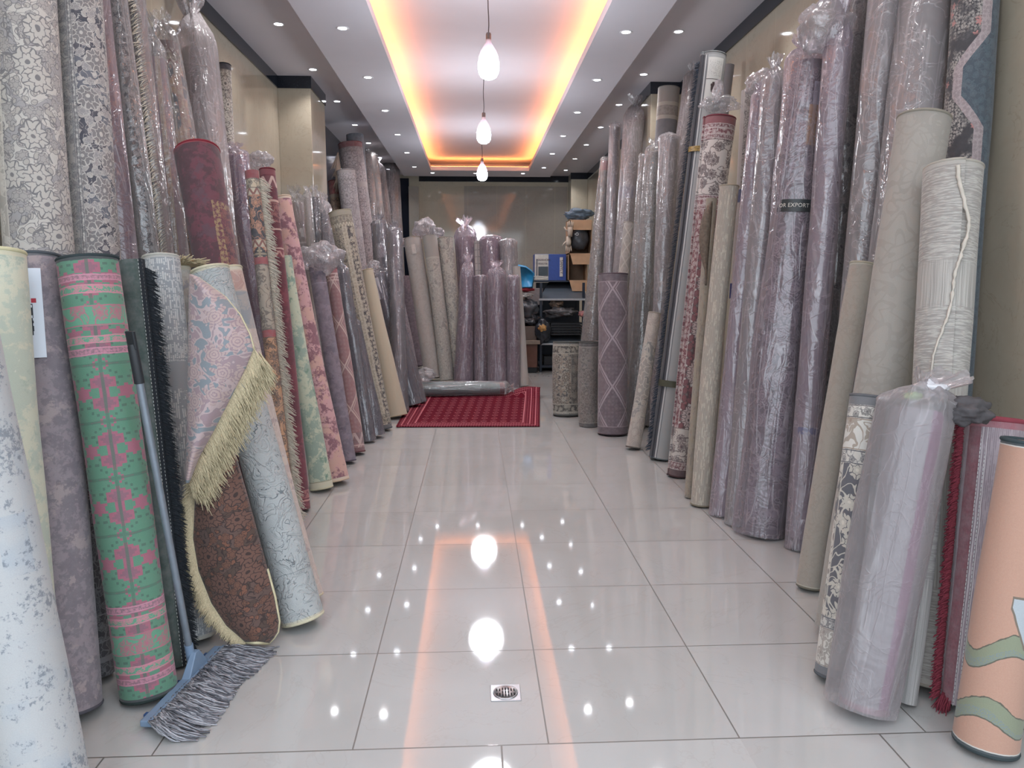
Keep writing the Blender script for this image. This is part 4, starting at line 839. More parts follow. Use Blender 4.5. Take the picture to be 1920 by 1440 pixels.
POS = {'A1':(-1.865, 3.342, 0.018, -1.995, 3.678, 3.5, 0.154, 0.126),
'A2':(-1.749, 3.618, 0.014, -1.893, 3.93, 3.5, 0.124, 0.108),
'A3':(-1.684, 3.859, 0.01, -1.941, 4.14, 3.5, 0.078, 0.059),
'A4':(-1.627, 4.109, 0.01, -1.951, 4.374, 3.5, 0.065, 0.054),
'A5':(-1.62, 4.252, 0.008, -1.901, 4.509, 3.5, 0.054, 0.053),
'A6':(-1.628, 4.44, 0.012, -1.847, 4.686, 2.711, 0.086, 0.053),
'A7':(-1.556, 4.954, 0.024, -2.042, 5.35, 2.98, 0.106, 0.088),
'A8':(-1.647, 5.273, 0.021, -1.959, 5.708, 3.037, 0.111, 0.121),
'A9':(-1.902, 6.182, 0.011, -2.058, 6.626, 3.203, 0.062, 0.062),
'L1':(-1.167, 1.942, 0.019, -1.363, 2.05, 1.461, 0.11, 0.083),
'L2':(-1.347, 2.174, 0.019, -1.471, 2.4, 1.51, 0.102, 0.096),
'L3':(-1.346, 2.385, 0.025, -1.499, 2.685, 1.507, 0.104, 0.084),
'L3b':(-1.375, 2.62, 0.015, -1.537, 2.87, 1.513, 0.066, 0.068),
'L4':(-1.134, 2.494, 0.016, -1.307, 2.644, 1.499, 0.095, 0.099),
'L4b':(-1.12, 2.693, 0.009, -1.272, 2.893, 1.502, 0.045, 0.046),
'L5':(-1.121, 2.902, 0.018, -1.289, 3.202, 1.522, 0.073, 0.077),
'L5b':(-1.103, 3.038, 0.011, -1.269, 3.388, 1.489, 0.037, 0.035),
'L7':(-0.725, 3.017, 0.03, -1.116, 3.267, 1.474, 0.093, 0.083),
'L8':(-0.749, 3.255, 0.022, -1.123, 3.555, 1.483, 0.066, 0.059),
'L10':(-0.956, 3.388, 0.044, -1.484, 4.25, 2.116, 0.097, 0.12),
'L9':(-1.659, 6.174, 0.013, -1.91, 6.36, 2.426, 0.086, 0.09),
'L11':(-1.092, 4.336, 0.009, -1.313, 4.65, 2.074, 0.039, 0.044),
'L12':(-1.101, 4.622, 0.013, -1.294, 4.922, 2.122, 0.069, 0.053),
'L13':(-0.993, 5.268, 0.024, -1.364, 5.568, 2.023, 0.097, 0.065),
'L14':(-1.06, 5.096, 0.018, -1.291, 5.296, 1.601, 0.083, 0.04),
'L15':(-1.537, 7.907, 0.037, -1.931, 8.504, 2.257, 0.117, 0.099),
'L16':(-1.467, 7.289, 0.011, -1.658, 7.8, 2.256, 0.037, 0.037),
'L17':(-1.533, 7.655, 0.006, -1.609, 7.9, 2.278, 0.034, 0.043),
'L18':(-1.278, 7.61, 0.02, -1.537, 8.0, 2.128, 0.084, 0.071),
'L19':(-0.999, 5.888, 0.018, -1.266, 6.188, 1.556, 0.063, 0.069),
'L20':(-0.987, 6.192, 0.02, -1.205, 6.492, 1.536, 0.075, 0.05),
'L21':(-0.951, 6.67, 0.013, -1.177, 6.87, 1.505, 0.057, 0.053),
'L22':(-0.91, 6.868, 0.022, -1.117, 7.068, 1.027, 0.073, 0.055),
'L23':(-0.873, 7.222, 0.019, -1.275, 7.422, 2.088, 0.082, 0.117),
'L24':(-0.826, 7.876, 0.028, -1.121, 8.076, 1.554, 0.117, 0.062),
'L25':(-0.706, 8.558, 0.031, -1.102, 8.758, 1.517, 0.103, 0.079),
'L25b':(-0.63, 8.776, 0.022, -1.055, 9.076, 1.508, 0.062, 0.057),
'T0':(-1.47, 11.049, 0.012, -1.687, 11.2, 3.508, 0.133, 0.129),
'T1':(-1.274, 10.69, 0.022, -1.71, 10.887, 3.327, 0.14, 0.17),
'T3':(-1.608, 10.329, 0.022, -1.968, 10.968, 2.824, 0.081, 0.082),
'T2':(-1.384, 10.36, 0.018, -1.721, 10.53, 2.916, 0.122, 0.129),
'T4':(-1.428, 12.28, 0.013, -1.726, 12.473, 3.484, 0.108, 0.094),
'T5':(-1.353, 12.667, 0.011, -1.651, 12.86, 3.489, 0.093, 0.079),
'T8':(-1.38, 13.811, 0.022, -1.724, 14.119, 3.384, 0.146, 0.126),
'T9':(-1.465, 14.602, 0.018, -1.577, 14.903, 3.494, 0.175, 0.153),
'S1':(-0.957, 8.736, 0.031, -1.156, 9.45, 2.106, 0.089, 0.091),
'S2':(-0.802, 8.113, 0.032, -0.925, 8.95, 1.985, 0.077, 0.081),
'S4':(-0.716, 9.347, 0.029, -1.041, 9.9, 1.488, 0.067, 0.069),
'S3':(-0.964, 12.57, 0.03, -1.184, 12.87, 1.509, 0.115, 0.135),
'B1':(-0.587, 10.957, 0.035, -0.905, 11.307, 2.065, 0.146, 0.133),
'B2':(-0.402, 10.792, 0.023, -0.645, 11.142, 2.087, 0.107, 0.108),
'B3':(-0.22, 10.908, 0.024, -0.426, 11.258, 2.064, 0.116, 0.117),
'B4':(0.029, 11.087, 0.026, -0.122, 11.4, 2.073, 0.142, 0.151),
'B4b':(0.119, 10.883, 0.011, 0.051, 11.2, 2.023, 0.054, 0.055),
'B5':(0.312, 10.832, 0.024, 0.245, 11.15, 2.037, 0.139, 0.148),
'B6':(0.553, 10.679, 0.023, 0.495, 11.0, 1.991, 0.131, 0.115),
'F1':(-0.161, 10.574, 0.016, -0.097, 10.724, 1.509, 0.127, 0.09),
'F2':(0.096, 10.539, 0.012, 0.09, 10.689, 1.494, 0.104, 0.086),
'F3':(0.329, 10.284, 0.015, 0.308, 10.434, 1.507, 0.131, 0.117),
'F4':(0.533, 10.23, 0.005, 0.53, 10.18, 1.484, 0.087, 0.072),
'F5':(0.678, 10.201, 0.014, 0.583, 10.501, 1.639, 0.065, 0.059),
'R1':(1.442, 9.572, 0.013, 1.662, 9.7, 2.939, 0.125, 0.057),
'R2c':(1.801, 9.474, 0.01, 2.125, 9.75, 3.382, 0.06, 0.047),
'R2a':(1.662, 9.419, 0.006, 1.751, 9.559, 3.327, 0.085, 0.059),
'R2b':(1.683, 8.933, 0.01, 1.887, 9.074, 3.317, 0.1, 0.113),
'R2z':(1.457, 8.052, 0.018, 1.712, 8.4, 2.074, 0.078, 0.065),
'R3':(1.571, 7.598, 0.006, 1.696, 7.7, 2.66, 0.072, 0.032),
'R3b':(1.568, 7.195, 0.008, 1.714, 7.3, 2.646, 0.089, 0.076),
'RB':(1.884, 8.146, 0.01, 2.09, 8.287, 3.475, 0.109, 0.12),
'RP':(1.664, 6.823, 0.005, 1.783, 7.0, 2.709, 0.035, 0.087),
'RQ':(1.686, 7.297, 0.012, 2.166, 7.684, 3.399, 0.057, 0.074),
'R5':(1.295, 6.924, 0.012, 1.291, 7.024, 1.499, 0.143, 0.139),
'R30':(0.983, 7.942, 0.011, 0.987, 7.992, 0.793, 0.147, 0.151),
'R31':(1.136, 7.35, 0.003, 1.124, 7.35, 0.842, 0.107, 0.105),
'R5f':(1.35, 6.267, 0.018, 1.558, 6.467, 1.159, 0.068, 0.06),
'R6':(1.512, 5.894, 0.014, 1.854, 5.994, 3.158, 0.106, 0.103),
'R6c':(1.898, 6.577, 0.008, 2.206, 6.7, 3.282, 0.058, 0.051),
'R7':(1.489, 5.341, 0.01, 1.744, 5.441, 2.571, 0.078, 0.117),
'R8':(1.443, 4.619, 0.008, 1.585, 4.719, 2.014, 0.071, 0.063),
'R8b':(1.416, 4.796, 0.004, 1.532, 4.896, 1.959, 0.032, 0.038),
'R9':(2.038, 5.88, 0.006, 2.164, 6.106, 2.925, 0.047, 0.046),
'RA':(1.508, 4.407, 0.007, 1.679, 4.507, 2.472, 0.058, 0.041),
'Rb':(1.544, 4.225, 0.007, 1.703, 4.375, 2.524, 0.059, 0.051),
'R11':(1.632, 4.05, 0.011, 1.808, 4.15, 2.587, 0.121, 0.095),
'R12':(1.736, 3.814, 0.006, 1.845, 3.914, 2.592, 0.062, 0.057),
'R13':(1.844, 3.945, 0.009, 2.09, 4.204, 3.5, 0.069, 0.071),
'R14':(1.794, 3.541, 0.009, 2.048, 3.815, 3.5, 0.062, 0.064),
'R14b':(1.963, 3.684, 0.007, 2.217, 4.01, 3.5, 0.041, 0.041),
'R15':(1.757, 3.202, 0.026, 2.244, 3.774, 3.5, 0.112, 0.106),
'R32':(1.157, 7.563, 0.018, 1.293, 7.663, 0.822, 0.081, 0.06),
'R16':(2.116, 3.253, 0.009, 2.235, 3.454, 3.5, 0.111, 0.094),
'R17':(1.476, 2.82, 0.026, 1.836, 3.1, 2.085, 0.11, 0.105),
'R18':(1.547, 3.281, 0.013, 1.789, 3.431, 1.508, 0.059, 0.059),
'R19':(1.595, 2.418, 0.022, 1.802, 2.818, 1.843, 0.085, 0.106),
'R19b':(1.453, 2.309, 0.01, 1.586, 2.459, 0.743, 0.032, 0.028),
'R20':(1.283, 2.488, 0.017, 1.432, 2.638, 1.01, 0.071, 0.072),
'R21':(1.282, 2.272, 0.023, 1.488, 2.422, 0.997, 0.083, 0.093),
'R22':(1.628, 2.279, 0.019, 1.756, 2.429, 0.961, 0.082, 0.098),
'R23':(1.559, 2.071, 0.013, 1.661, 2.121, 0.95, 0.094, 0.089)}
RUG = {}
BIND = {'L1': {'b': 'aaa9a2'}, 'L2': {'t': 'bdb795'}, 'L3': {'t': '454a50', 'b': '4c4a52'}, 'L4': {'t': '2a3437', 'b': '24302f'}, 'L5': {'t': 'aaa9a2', 'b': 'aaa9a2'}, 'L7': {'t': 'bdb69e', 'b': 'bdb69e'},
        'L8': {'t': 'bdb39a', 'b': 'bdb39a'}, 'L10': {'t': '7b2431'}, 'L12': {'t': '6a2530'}, 'L13': {'t': 'bda994', 'b': 'bda994'}, 'L14': {'b': 'b5b096'}, 'L19': {'t': '5c5563', 'b': '4f4854'}, 'L20': {'t': '7b3038', 'b': '59373b'},
        'L23': {'t': '86806e', 'b': '46484b'}, 'L24': {'t': 'a89b82', 'b': 'a89b82'}, 'T1': {'t': '6a3035'}, 'T2': {'t': '8d8687'}, 'T3': {'t': '7b3a38'}, 'A9': {'t': '22262e'}, 'R5': {'t': '4b3f47', 'b': '3e3239'},
        'R7': {'t': '69303a', 'b': '463133'}, 'R8': {'t': '8d8475', 'b': '7d7465'}, 'R17': {'t': '857f74'}, 'R18': {'t': 'a09887', 'b': '6a655b'}, 'R19': {'t': '9d978d', 'b': '8d877d'}, 'R20': {'t': '58595d', 'b': '505256'},
        'R23': {'t': '333e42', 'b': '30393c'}, 'R30': {'t': '4c4f4c', 'b': '3c3f3e'}, 'R31': {'t': '464644'}, 'R5f': {'t': '958c82', 'b': '5a5450'}, 'R6': {'t': '747879', 'b': '5f6467'}, 'B1': {'t': '8d8780'}, 'B2': {'t': '86847c'},
        'B3': {'t': '86847c'}, 'R22': {'t': '7d3540'}, 'RB': {'t': '86807a'}, 'R32': {'b': '4a2a2e'}, 'L5b': {'t': 'a9a38d'}, 'R2z': {'t': '8d867e'}}
for i, key in enumerate(POS):
    bx, by, bz, tx, ty, tz, r0, r1 = POS[key]
    spec, film, label, kw = R[key]
    spec['c'] = [c if len(c) == 6 else c * 2 for c in spec['c']]
    M, L = frame_of((bx, by, bz), (tx, ty, tz))
    mat = rug_mat(key, spec, L, i * 1.37 + 0.5)
    pk = {k: v for k, v in kw.items() if k in ('over', 'puff', 'side', 'knot', 'kx')}
    rnd = random.Random(i * 7 + 1)
    o = make_roll('rolled_rug', L, r0, r1, mat, seam=kw.get('seam', 3.0), thick=kw.get('thick', .0105),
                  seed=i, bend=rnd.uniform(-.012, .012), flat=kw.get('flat', 1.0), lump=min(.004, r0 * .03))
    o.matrix_world = M; o['thick'] = kw.get('thick', .0105)
    side = key[0] if key[0] in 'ATBFR' else ('T' if key[0] == 'S' else 'L')
    tag(o, label, 'rug', GR[side])
    for end in BIND.get(key, {}):
        rb, zb = (r1, L) if end == 't' else (r0, 0.0); pts = []
        sm_ = kw.get('seam', 3.0); th_ = min(o['thick'], rb * .16)
        for q in range(43):
            a_ = sm_ - 2 * PI * q / 34; rq = rb - th_ * 1.12 * q / 34 - th_ * .35
            pts.append((rq * math.sin(a_), -rq * math.cos(a_) * kw.get('flat', 1.0), zb + (-.002 if end == 't' else .002)))
        MB().tube(pts, th_ * .62, 8).build('edge_binding', simple('binding_' + BIND[key][end], hx(BIND[key][end]), .9), o, smooth=True)
    if film:
        if 'over' not in pk: pk['over'] = 0.12
        sleeve(o, L, r0, r1, film, i, **pk)
    RUG[key] = (o, L, r0, r1)

# ------------------------------------------------------------------ camera geometry (also used to survey points of the room)
FPX = 1410.0
_th = math.atan(190 / FPX); _ps = math.atan(71 * math.cos(_th) / FPX)
CF = Vector((math.sin(_ps) * math.cos(_th), math.cos(_ps) * math.cos(_th), -math.sin(_th)))
CR = Vector((math.cos(_ps), -math.sin(_ps), 0)); CU = CR.cross(CF); CP = Vector((0, 0, 1.42))
def at(x, y, Y):
    d = CF + CR * ((x - 960) / FPX) - CU * ((y - 720) / FPX)
    return CP + d * (Y / d.y)
def atz(x, y, Z=0.0):
    d = CF + CR * ((x - 960) / FPX) - CU * ((y - 720) / FPX)
    return CP + d * ((Z - CP.z) / d.z)
cam = bpy.data.cameras.new('camera'); cam.sensor_width = 36.0; cam.sensor_fit = 'HORIZONTAL'; cam.lens = FPX / 1920 * 36.0; cam.clip_start = 0.05
co = link(bpy.data.objects.new('camera', cam)); co.matrix_world = Matrix((CR, CU, -CF)).transposed().to_4x4(); co.location = CP
scene.camera = co

# ------------------------------------------------------------------ labels, tapes, fringes on the rolls
def label_mat(name, base, ink, kind):
    g = G(name); uv = g.uv(); u, v, _ = g.sep(uv)
    if kind == 'care':
        n = g.noise(g.vec(g.m('FLOOR', u * 26.0), g.m('FLOOR', v * 90.0)), 1.7, 0.0) > 0.5
        lines = n * (g.fract(v * 90.0) > 0.4) * g.band(u, 0.12, 0.34) * g.m('MAXIMUM', g.band(v, .72, .95), g.band(v, .05, .22))
        ic = (g.noise(g.vec(g.m('FLOOR', u * 14.0) * 3.1, g.m('FLOOR', v * 34.0) * 1.7), 1.9, 0.0) > 0.48) * g.band(u, 0.36, 0.6) * g.band(v, 0.25, 0.6)
        rd = g.band(u, 0.55, 0.75) * g.band(v, 0.61, 0.66)
        col = g.mix(g.m('MAXIMUM', lines * 0.6, ic), base, ink); col = g.mix(rd, col, hx('a03040'))
    elif kind == 'photo':
        top = v > 0.5; n = g.noise(uv, 7.0, 5.0, 0.7)
        r = g.m('SQRT', g.m('POWER', u - 0.5, 2.0) + g.m('POWER', (v - 0.28) * 1.3, 2.0))
        blob = (r + (n - 0.5) * 0.35) < 0.17
        tx = (g.noise(g.vec(g.m('FLOOR', u * 22.0), g.m('FLOOR', v * 60.0)), 1.7, 0.0) > 0.52) * (g.fract(v * 60.0) > 0.45) * g.band(u, .1, .9) * g.band(v, .55, .93)
        col = g.mix(blob, base, ink); col = g.mix(tx * 0.35, col, ink); col = g.mix(g.abs(v - 0.48) < 0.008, col, ink)
    else:
        n = g.noise(uv, 9.0, 4.0, 0.7); col = g.mix(g.sm(n, .45, .6), base, ink)
    return g.surf(col, 0.45, spec=0.4)
def o_(k): return RUG[k]
M_CARE = label_mat('care_label_paper', hx('c5ccd6'), hx('2b2f36'), 'care')
M_PHOTO = label_mat('picture_label_paper', hx('b9b9b6'), hx('3a3032'), 'photo')
M_LEAF = label_mat('printed_paper', hx('b9b7ba'), hx('8a8890'), 'x')
M_GOLD = label_mat('gold_tape', hx('9a8045'), hx('55452c'), 'x')
M_BAND = simple('export_band', hx('34383a'), 0.4); M_TXT = simple('band_print', hx('c9c6bd'), 0.5)
M_ORANGE = simple('orange_sticker', hx('b08a52'), 0.5); M_WPAP = simple('white_sticker', hx('c4c8cf'), 0.5)
M_BLUET = simple('blue_tape', hx('3c4478'), 0.3)
def pat(k, name, u0, u1, t0, t1, mat, lift=0.004, lab=None):
    o, L, r0, r1 = o_(k); p = patch(name, o, r0, u0, u1, L - t1, L - t0, mat, L, r1, lift)
    if lab: p['label'] = lab
    return p
pat('L3', 'care_label', -.062, .012, .06, .36, M_CARE, lab='white care label')
pat('R6', 'picture_label', -.035, .085, .05, .36, M_PHOTO, lab='label with dark picture')
pat('R6', 'gold_tape', -.13, .13, .71, .75, M_GOLD)
pat('R6', 'woven_tape', -.16, .16, 2.53, 2.58, simple('woven_tape', hx('4a4a3c'), .6))
_cl = pat('A8', 'care_label', -.075, -.01, .06, .52, simple('pale_card', hx('b9a9a6'), .5), .012)
pat('A8', 'card_print', -.05, -.03, .22, .34, simple('card_ink', hx('6a5c5c'), .5), .0135).parent = _cl
_eb = pat('R11', 'export_band', -.11, .13, .735, .80, M_BAND, .016)
o, L, r0, r1 = o_('R11'); text_on_roll('FOR EXPORT', o, r0, -.018, L - .768, .03, M_TXT, L, r1, .0175).parent = _eb
pat('R11', 'orange_sticker', .018, .072, .24, .45, M_ORANGE); pat('R11', 'white_sticker', .035, .07, .12, .24, M_WPAP)
pat('S1', 'photo_label', -.05, .06, .26, .44, M_LEAF); pat('B1', 'paper_tag', -.03, .03, .12, .26, simple('tag_paper', hx('bdb6b0'), .6))
pat('L25', 'paper_leaflet', -.07, .0, .05, .3, simple('leaflet', hx('b4b0b6'), .6), .012)
pat('R9', 'blue_tape', -.06, .06, 1.52, 1.64, M_BLUET)
pat('L15', 'paper_tag', -.0, .03, .3, .4, simple('tag_white', hx('c9c4c0'), .6))
M_FBLACK = simple('black_fringe', hx('24292f'), .9, var=.2, sc=200); M_FCREAM = simple('cream_fringe', hx('bfb192'), .9, var=.14, sc=200)
M_FWHITE = simple('white_fringe', hx('c6beb0'), .9, var=.1, sc=200); M_FRED = simple('red_plush', hx('7a303d'), .95, var=.15, sc=120)
M_FBEIGE = simple('beige_fringe', hx('b19f92'), .9, var=.12, sc=200); M_FNAVY = simple('dark_blue_fringe', hx('3a4350'), .9, var=.2, sc=200)
M_STITCH = simple('white_stitching', hx('c9ccc9'), .8)
def fr(k, ang, ln, mat, n, **kw):
    o, L, r0, r1 = o_(k); f = side_fringe(o, L, r0, r1, ang, ln, mat, n, **kw); f['kind'] = 'stuff'; return f
fr('L4b', 1.25, .042, M_FBLACK, 1300, lean=(.85, -.2, -.35), width=.0018)
o, L, r0, r1 = o_('L4b')
for dx in (.55, .9):
    mb = MB(); n = 110
    for i in range(n):
        z0 = L * (i + .2) / n; z1 = L * (i + .7) / n; a = dx; rr = r0 + .002
        mb.tube([(rr * math.sin(a), -rr * math.cos(a), z0), (rr * math.sin(a), -rr * math.cos(a), z1)], .0011, 4)
    s_ = mb.build('stitching', M_STITCH, o)
patch('black_edge', o, r0, .028, .068, 0.0, L, M_FBLACK, L, r1, .002, 6, 8)
fr('L11', 1.3, .058, M_FWHITE, 620, lean=(.85, -.25, -.45), width=.0028)
fr('R6', -1.25, .04, M_FNAVY, 700, lean=(-.9, -.3, -.4), width=.0022)
fr('A5', .55, .07, M_FWHITE, 420, lean=(-.75, -.5, -.45), width=.003)
fr('R22', -1.0, .03, M_FRED, 900, lean=(-.7, -.6, -.3), width=.003)
o, L, r0, r1 = o_('R22')
rr_ = random.Random(5); f = strands('foot_tuft', [((-.06 + .03 * rr_.random(), -.04 + .04 * rr_.random(), .03), (-.3, -.5, -1), .06, (0, 0, -.2)) for _ in range(90)], M_FRED, o, .003)
for dx in (-.027, -.013):
    mb = MB(); n = 70
    for i in range(n):
        z0 = L * (i + .1) / n; z1 = L * (i + .75) / n; a = dx / r0; rr = r0 + .0035
        mb.tube([(rr * math.sin(a), -rr * math.cos(a) * .75, z0), (rr * math.sin(a), -rr * math.cos(a) * .75, z1)], .0012, 4)
    mb.build('stitching', M_STITCH, o)
o, L, r0, r1 = o_('L5b'); rr_ = random.Random(8)
f = strands('fringe', [((.03 * math.cos(a * .1), .03 * math.sin(a * .1), L - .002), (math.cos(a * .1) + .5, math.sin(a * .1) - .4, .9), .07, (.3, -.3, -.6)) for a in range(130)], M_FCREAM, o, .003)
o, L, r0, r1 = o_('T1')
f = strands('fringe', [((-.17 - .01 * rr_.random(), -.08, L - .12 - .02 * i), (-.4, -.3, -1), .22, (0, 0, -.4)) for i in range(14) for _ in range(7)], M_FBEIGE, o, .008)
o, L, r0, r1 = o_('R32')
f = strands('tassel', [((.05 + .02 * rr_.random(), -.06, .05), (.5, -.5, -.5 + rr_.random()), .1, (0, 0, -.5)) for i in range(60)], M_FWHITE, o, .004)
o, L, r0, r1 = o_('A7')
# torn white seam of the wide striped roll
o, L, r0, r1 = o_('R19'); pts = []; rad = []
for i in range(60):
    t = i / 59; v = L - .03 - t * .82; u = .012 + .05 * math.sin(min(t * 2.4, 1) * PI * .5) - .15 * max(0, t - .25) - .006 * math.sin(t * 17) + .006 * mn.noise(Vector((t * 30, 3, 0))); rr = r0 + (r1 - r0) * v / L + .004
    pts.append((rr * math.sin(u / rr), -rr * math.cos(u / rr), v)); rad.append(.0075 * (1 - t * .6) * (1 + .9 * mn.noise(Vector((t * 60, 0, 0)))))
s_ = MB().tube(pts, rad, 7).build('torn_seam', simple('torn_backing', hx('bdb5aa'), .95), o, smooth=True)
# frayed curl beside the ribbed roll
o, L, r0, r1 = o_('R8b'); vs = []; fs = []
for i in range(15):
    t = i / 14; w_ = .012 + .075 * math.sin(PI * min(1, t * 1.15)) ** .7 * (1 - .3 * t); z = L - .04 - .52 * t
    for j in range(9):
        q = j / 8; vs.append((-w_ * q * .9 + .01, -r0 - .004 - .03 * math.sin(q * PI), z + .02 * q))
fs = [(i * 9 + j, i * 9 + j + 1, (i + 1) * 9 + j + 1, (i + 1) * 9 + j) for i in range(14) for j in range(8)]
s_ = mesh_obj('curled_flap', vs, fs, simple('brown_backing', hx('6d6055'), .9, var=.2, sc=60), o)
sd = s_.modifiers.new('Solidify', 'SOLIDIFY'); sd.thickness = .007

# crumpled film bundles sitting on roll ends
def crumple(name, c, rad, film, seed, parent=None, amp=.35, mat=None, sub=4):
    bm = bmesh.new(); bmesh.ops.create_icosphere(bm, subdivisions=sub, radius=1.0); c = Vector(c)
    for v in bm.verts:
        d = v.co.normalized(); q = d * 1.7 + Vector((seed * 3.1, seed, 0))
        k = 1 + amp * (mn.noise(q) + .55 * mn.noise(q * 2.6) + .35 * abs(mn.noise(q * 5.0)))
        v.co = Vector((d.x * rad[0] * k, d.y * rad[1] * k, d.z * rad[2] * k)) + c
    me = bpy.data.meshes.new(name)
    if parent is not None:
        bpy.context.view_layer.update(); inv = parent.matrix_world.inverted()
        for v in bm.verts: v.co = inv @ v.co
    bm.to_mesh(me); bm.free(); me.polygons.foreach_set('use_smooth', [True] * len(me.polygons))
    me.materials.append(mat or FILM[film]); return link(bpy.data.objects.new(name, me), parent)
bpy.context.view_layer.update()
crumple('plastic_bag', at(385, 262, 6.05), (.14, .1, .1), 'm', 1, o_('L9')[0])
crumple('plastic_bag', at(600, 483, 6.18), (.17, .13, .12), 'm', 2, o_('L19')[0])
crumple('plastic_bag', at(645, 560, 6.95), (.06, .05, .22), 'm', 12, o_('L21')[0])
crumple('plastic_bag', at(1545, 52, 3.95), (.12, .1, .12), 'm', 3, o_('R12')[0])
crumple('plastic_bag', at(1432, 160, 4.6), (.10, .08, .08), 'm', 4, o_('RA')[0])
crumple('plastic_bag', at(796, 430, 11.4), (.16, .12, .15), 'm', 5, o_('B1')[0])
crumple('plastic_bag', at(762, 455, 11.5), (.13, .1, .06), 'm', 6, o_('B1')[0])
crumple('plastic_bag', at(822, 436, 11.3), (.08, .08, .07), 'm', 7, o_('B3')[0])
crumple('plastic_bag', at(1350, 196, 5.45), (.13, .1, .05), 'c', 8, o_('R7')[0])
crumple('plastic_knot', at(1346, 172, 5.45), (.035, .03, .08), 'm', 9, o_('R7')[0])
crumple('plastic_bag', at(700, 500, 8.15), (.07, .06, .07), 'm', 10, o_('L24')[0])
crumple('plastic_bag', at(487, 302, 6.55), (.1, .08, .07), 'm', 11, o_('L11')[0])
crumple('knot', at(1745, 728, 2.42), (.055, .04, .032), 'm', 13, o_('R21')[0], mat=simple('white_knotted_film', hx('cfcdd0'), .4))
crumple('green_tie', at(1712, 742, 2.38), (.028, .02, .012), 'm', 14, o_('R21')[0], mat=simple('green_tape', hx('a3bd84'), .5))
bb = crumple('cloth_bag', at(1806, 772, 2.36), (.075, .06, .042), 'm', 15, None, .42, mat=simple('charcoal_nonwoven_bag', hx('4c484a'), .85, var=.1, sc=60))
tag(bb, 'crumpled charcoal bag resting between the milky wrapped roll and the red edged roll', 'bag')

# ------------------------------------------------------------------ half rolled rug with the cream fringe
def lerp_curve(c, t):
    for (a, b) in zip(c, c[1:]):
        if a[0] <= t <= b[0]:
            f = (t - a[0]) / (b[0] - a[0]); return tuple(p + (q - p) * f for p, q in zip(a[1:], b[1:]))
    return c[-1][1:]
def sheet(name, left, right, rows, cols, Yf, mat, parent, loc, thick=.009):
    vs = []; uvs = []
    for i in range(rows + 1):
        t = i / rows; (lx, ly) = lerp_curve(left, t); (rx, ry) = lerp_curve(right, t)
        for j in range(cols + 1):
            s_ = j / cols; x = lx + (rx - lx) * s_; y = ly + (ry - ly) * s_
            p = at(x, y, Yf(s_, t)); vs.append(p - Vector(loc)); uvs.append((p.x, p.z))
    m = cols + 1; fs = [(i * m + j, i * m + j + 1, (i + 1) * m + j + 1, (i + 1) * m + j) for i in range(rows) for j in range(cols)]
    o = mesh_obj(name, vs, fs, mat, parent, uvs); sd = o.modifiers.new('Solidify', 'SOLIDIFY'); sd.thickness = thick; sd.offset = 0
    return o, vs, m
def sheet_mat(name, sp, L):
    g = G(name); uv = g.uv(); u, v, _ = g.sep(uv); wob = g.noise(uv, 14.0, 2.0); u = u + (wob - .5) * .008
    col, h = pattern(g, u, v, L, sp, 3.3); w = g.noise(g.vec(u * 260.0, v * 420.0), 1.0, 1.0)
    return g.surf(g.mix(w * .2, col, (.03, .03, .03, 1)), .92, g.bump((h * .7 + w * .3), .5, .003), spec=.15, sheen=.15)
hl = (-0.93, 2.8, 0.0)
half = empty('half_rolled_rug', hl); tag(half, 'half unrolled rug with a long cream fringe, pink back folded over brown face', 'rug')
mA = sheet_mat('rug_back_pink', P('roses', '82898f 9a868b b09c98 b3a0a0', 11.0), 1.5)
mB = sheet_mat('rug_face_brown', P('persian', '5f4d48 54453f 3a3130 7d5546', 16.0, w=.06), 1.5)
LA = [(0, 357, 514), (.1, 356, 540), (.3, 355, 610), (.6, 353, 740), (1, 349, 905)]
RA_ = [(0, 372, 522), (.1, 422, 558), (.2, 450, 592), (.3, 468, 628), (.4, 476, 656), (.5, 462, 690), (.62, 432, 748), (.75, 402, 805), (.88, 372, 858), (1, 353, 905)]
aO, aV, aM = sheet('folded_back', LA, RA_, 40, 16, lambda s, t: 2.80 - .07 * math.sin(PI * min(s * .9 + .1, 1)) - .02 * t, mA, half, hl)
aO['label'] = 'faded pink and grey blue flowered back'
LB = [(0, 422, 770), (.15, 384, 850), (.3, 366, 925), (.5, 362, 1010), (.65, 372, 1070), (.8, 396, 1130), (.9, 424, 1172), (1, 462, 1204)]
RB_ = [(0, 428, 768), (.2, 440, 850), (.4, 466, 940), (.6, 492, 1035), (.8, 515, 1120), (.9, 523, 1165), (.96, 520, 1188), (1, 503, 1206)]
bO, bV, bM = sheet('face', LB, RB_, 40, 16, lambda s, t: 2.86 + .05 * s - .06 * math.sin(PI * s) - .07 * t, mB, half, hl)
bO['label'] = 'brown face with rust and charcoal flowers'
# cream bindings and fringes
M_BIND = simple('cream_binding', hx('c0b797'), .85)
redge = [aV[i * aM + aM - 1] for i in range(41)]; ledgeB = [bV[i * bM] for i in range(41)]; redgeB = [bV[i * bM + bM - 1] for i in range(41)]; botB = bV[40 * bM:]
MB().tube(redge[:17], .006, 8).build('binding', M_BIND, half, smooth=True)
MB().tube(redge[16:], .006, 8).build('binding', M_BIND, half, smooth=True)
MB().tube(ledgeB[4:] + botB + redgeB[::-1][1:14], .007, 8).build('binding', M_BIND, half, smooth=True)
ro = []; rnd = random.Random(4)
for k_ in range(1500):
    i = 15 + rnd.random() * 24.99; a = redge[int(i)].lerp(redge[min(int(i) + 1, 40)], i % 1)
    lay = rnd.random() < .5
    ro.append((a + Vector((0, -.006 if lay else .004, 0)) + (Vector((.02, 0, -.02)) if not lay else Vector()), (.55, -.12, -.75), .075 if lay else .085, (0, 0, -.3)))
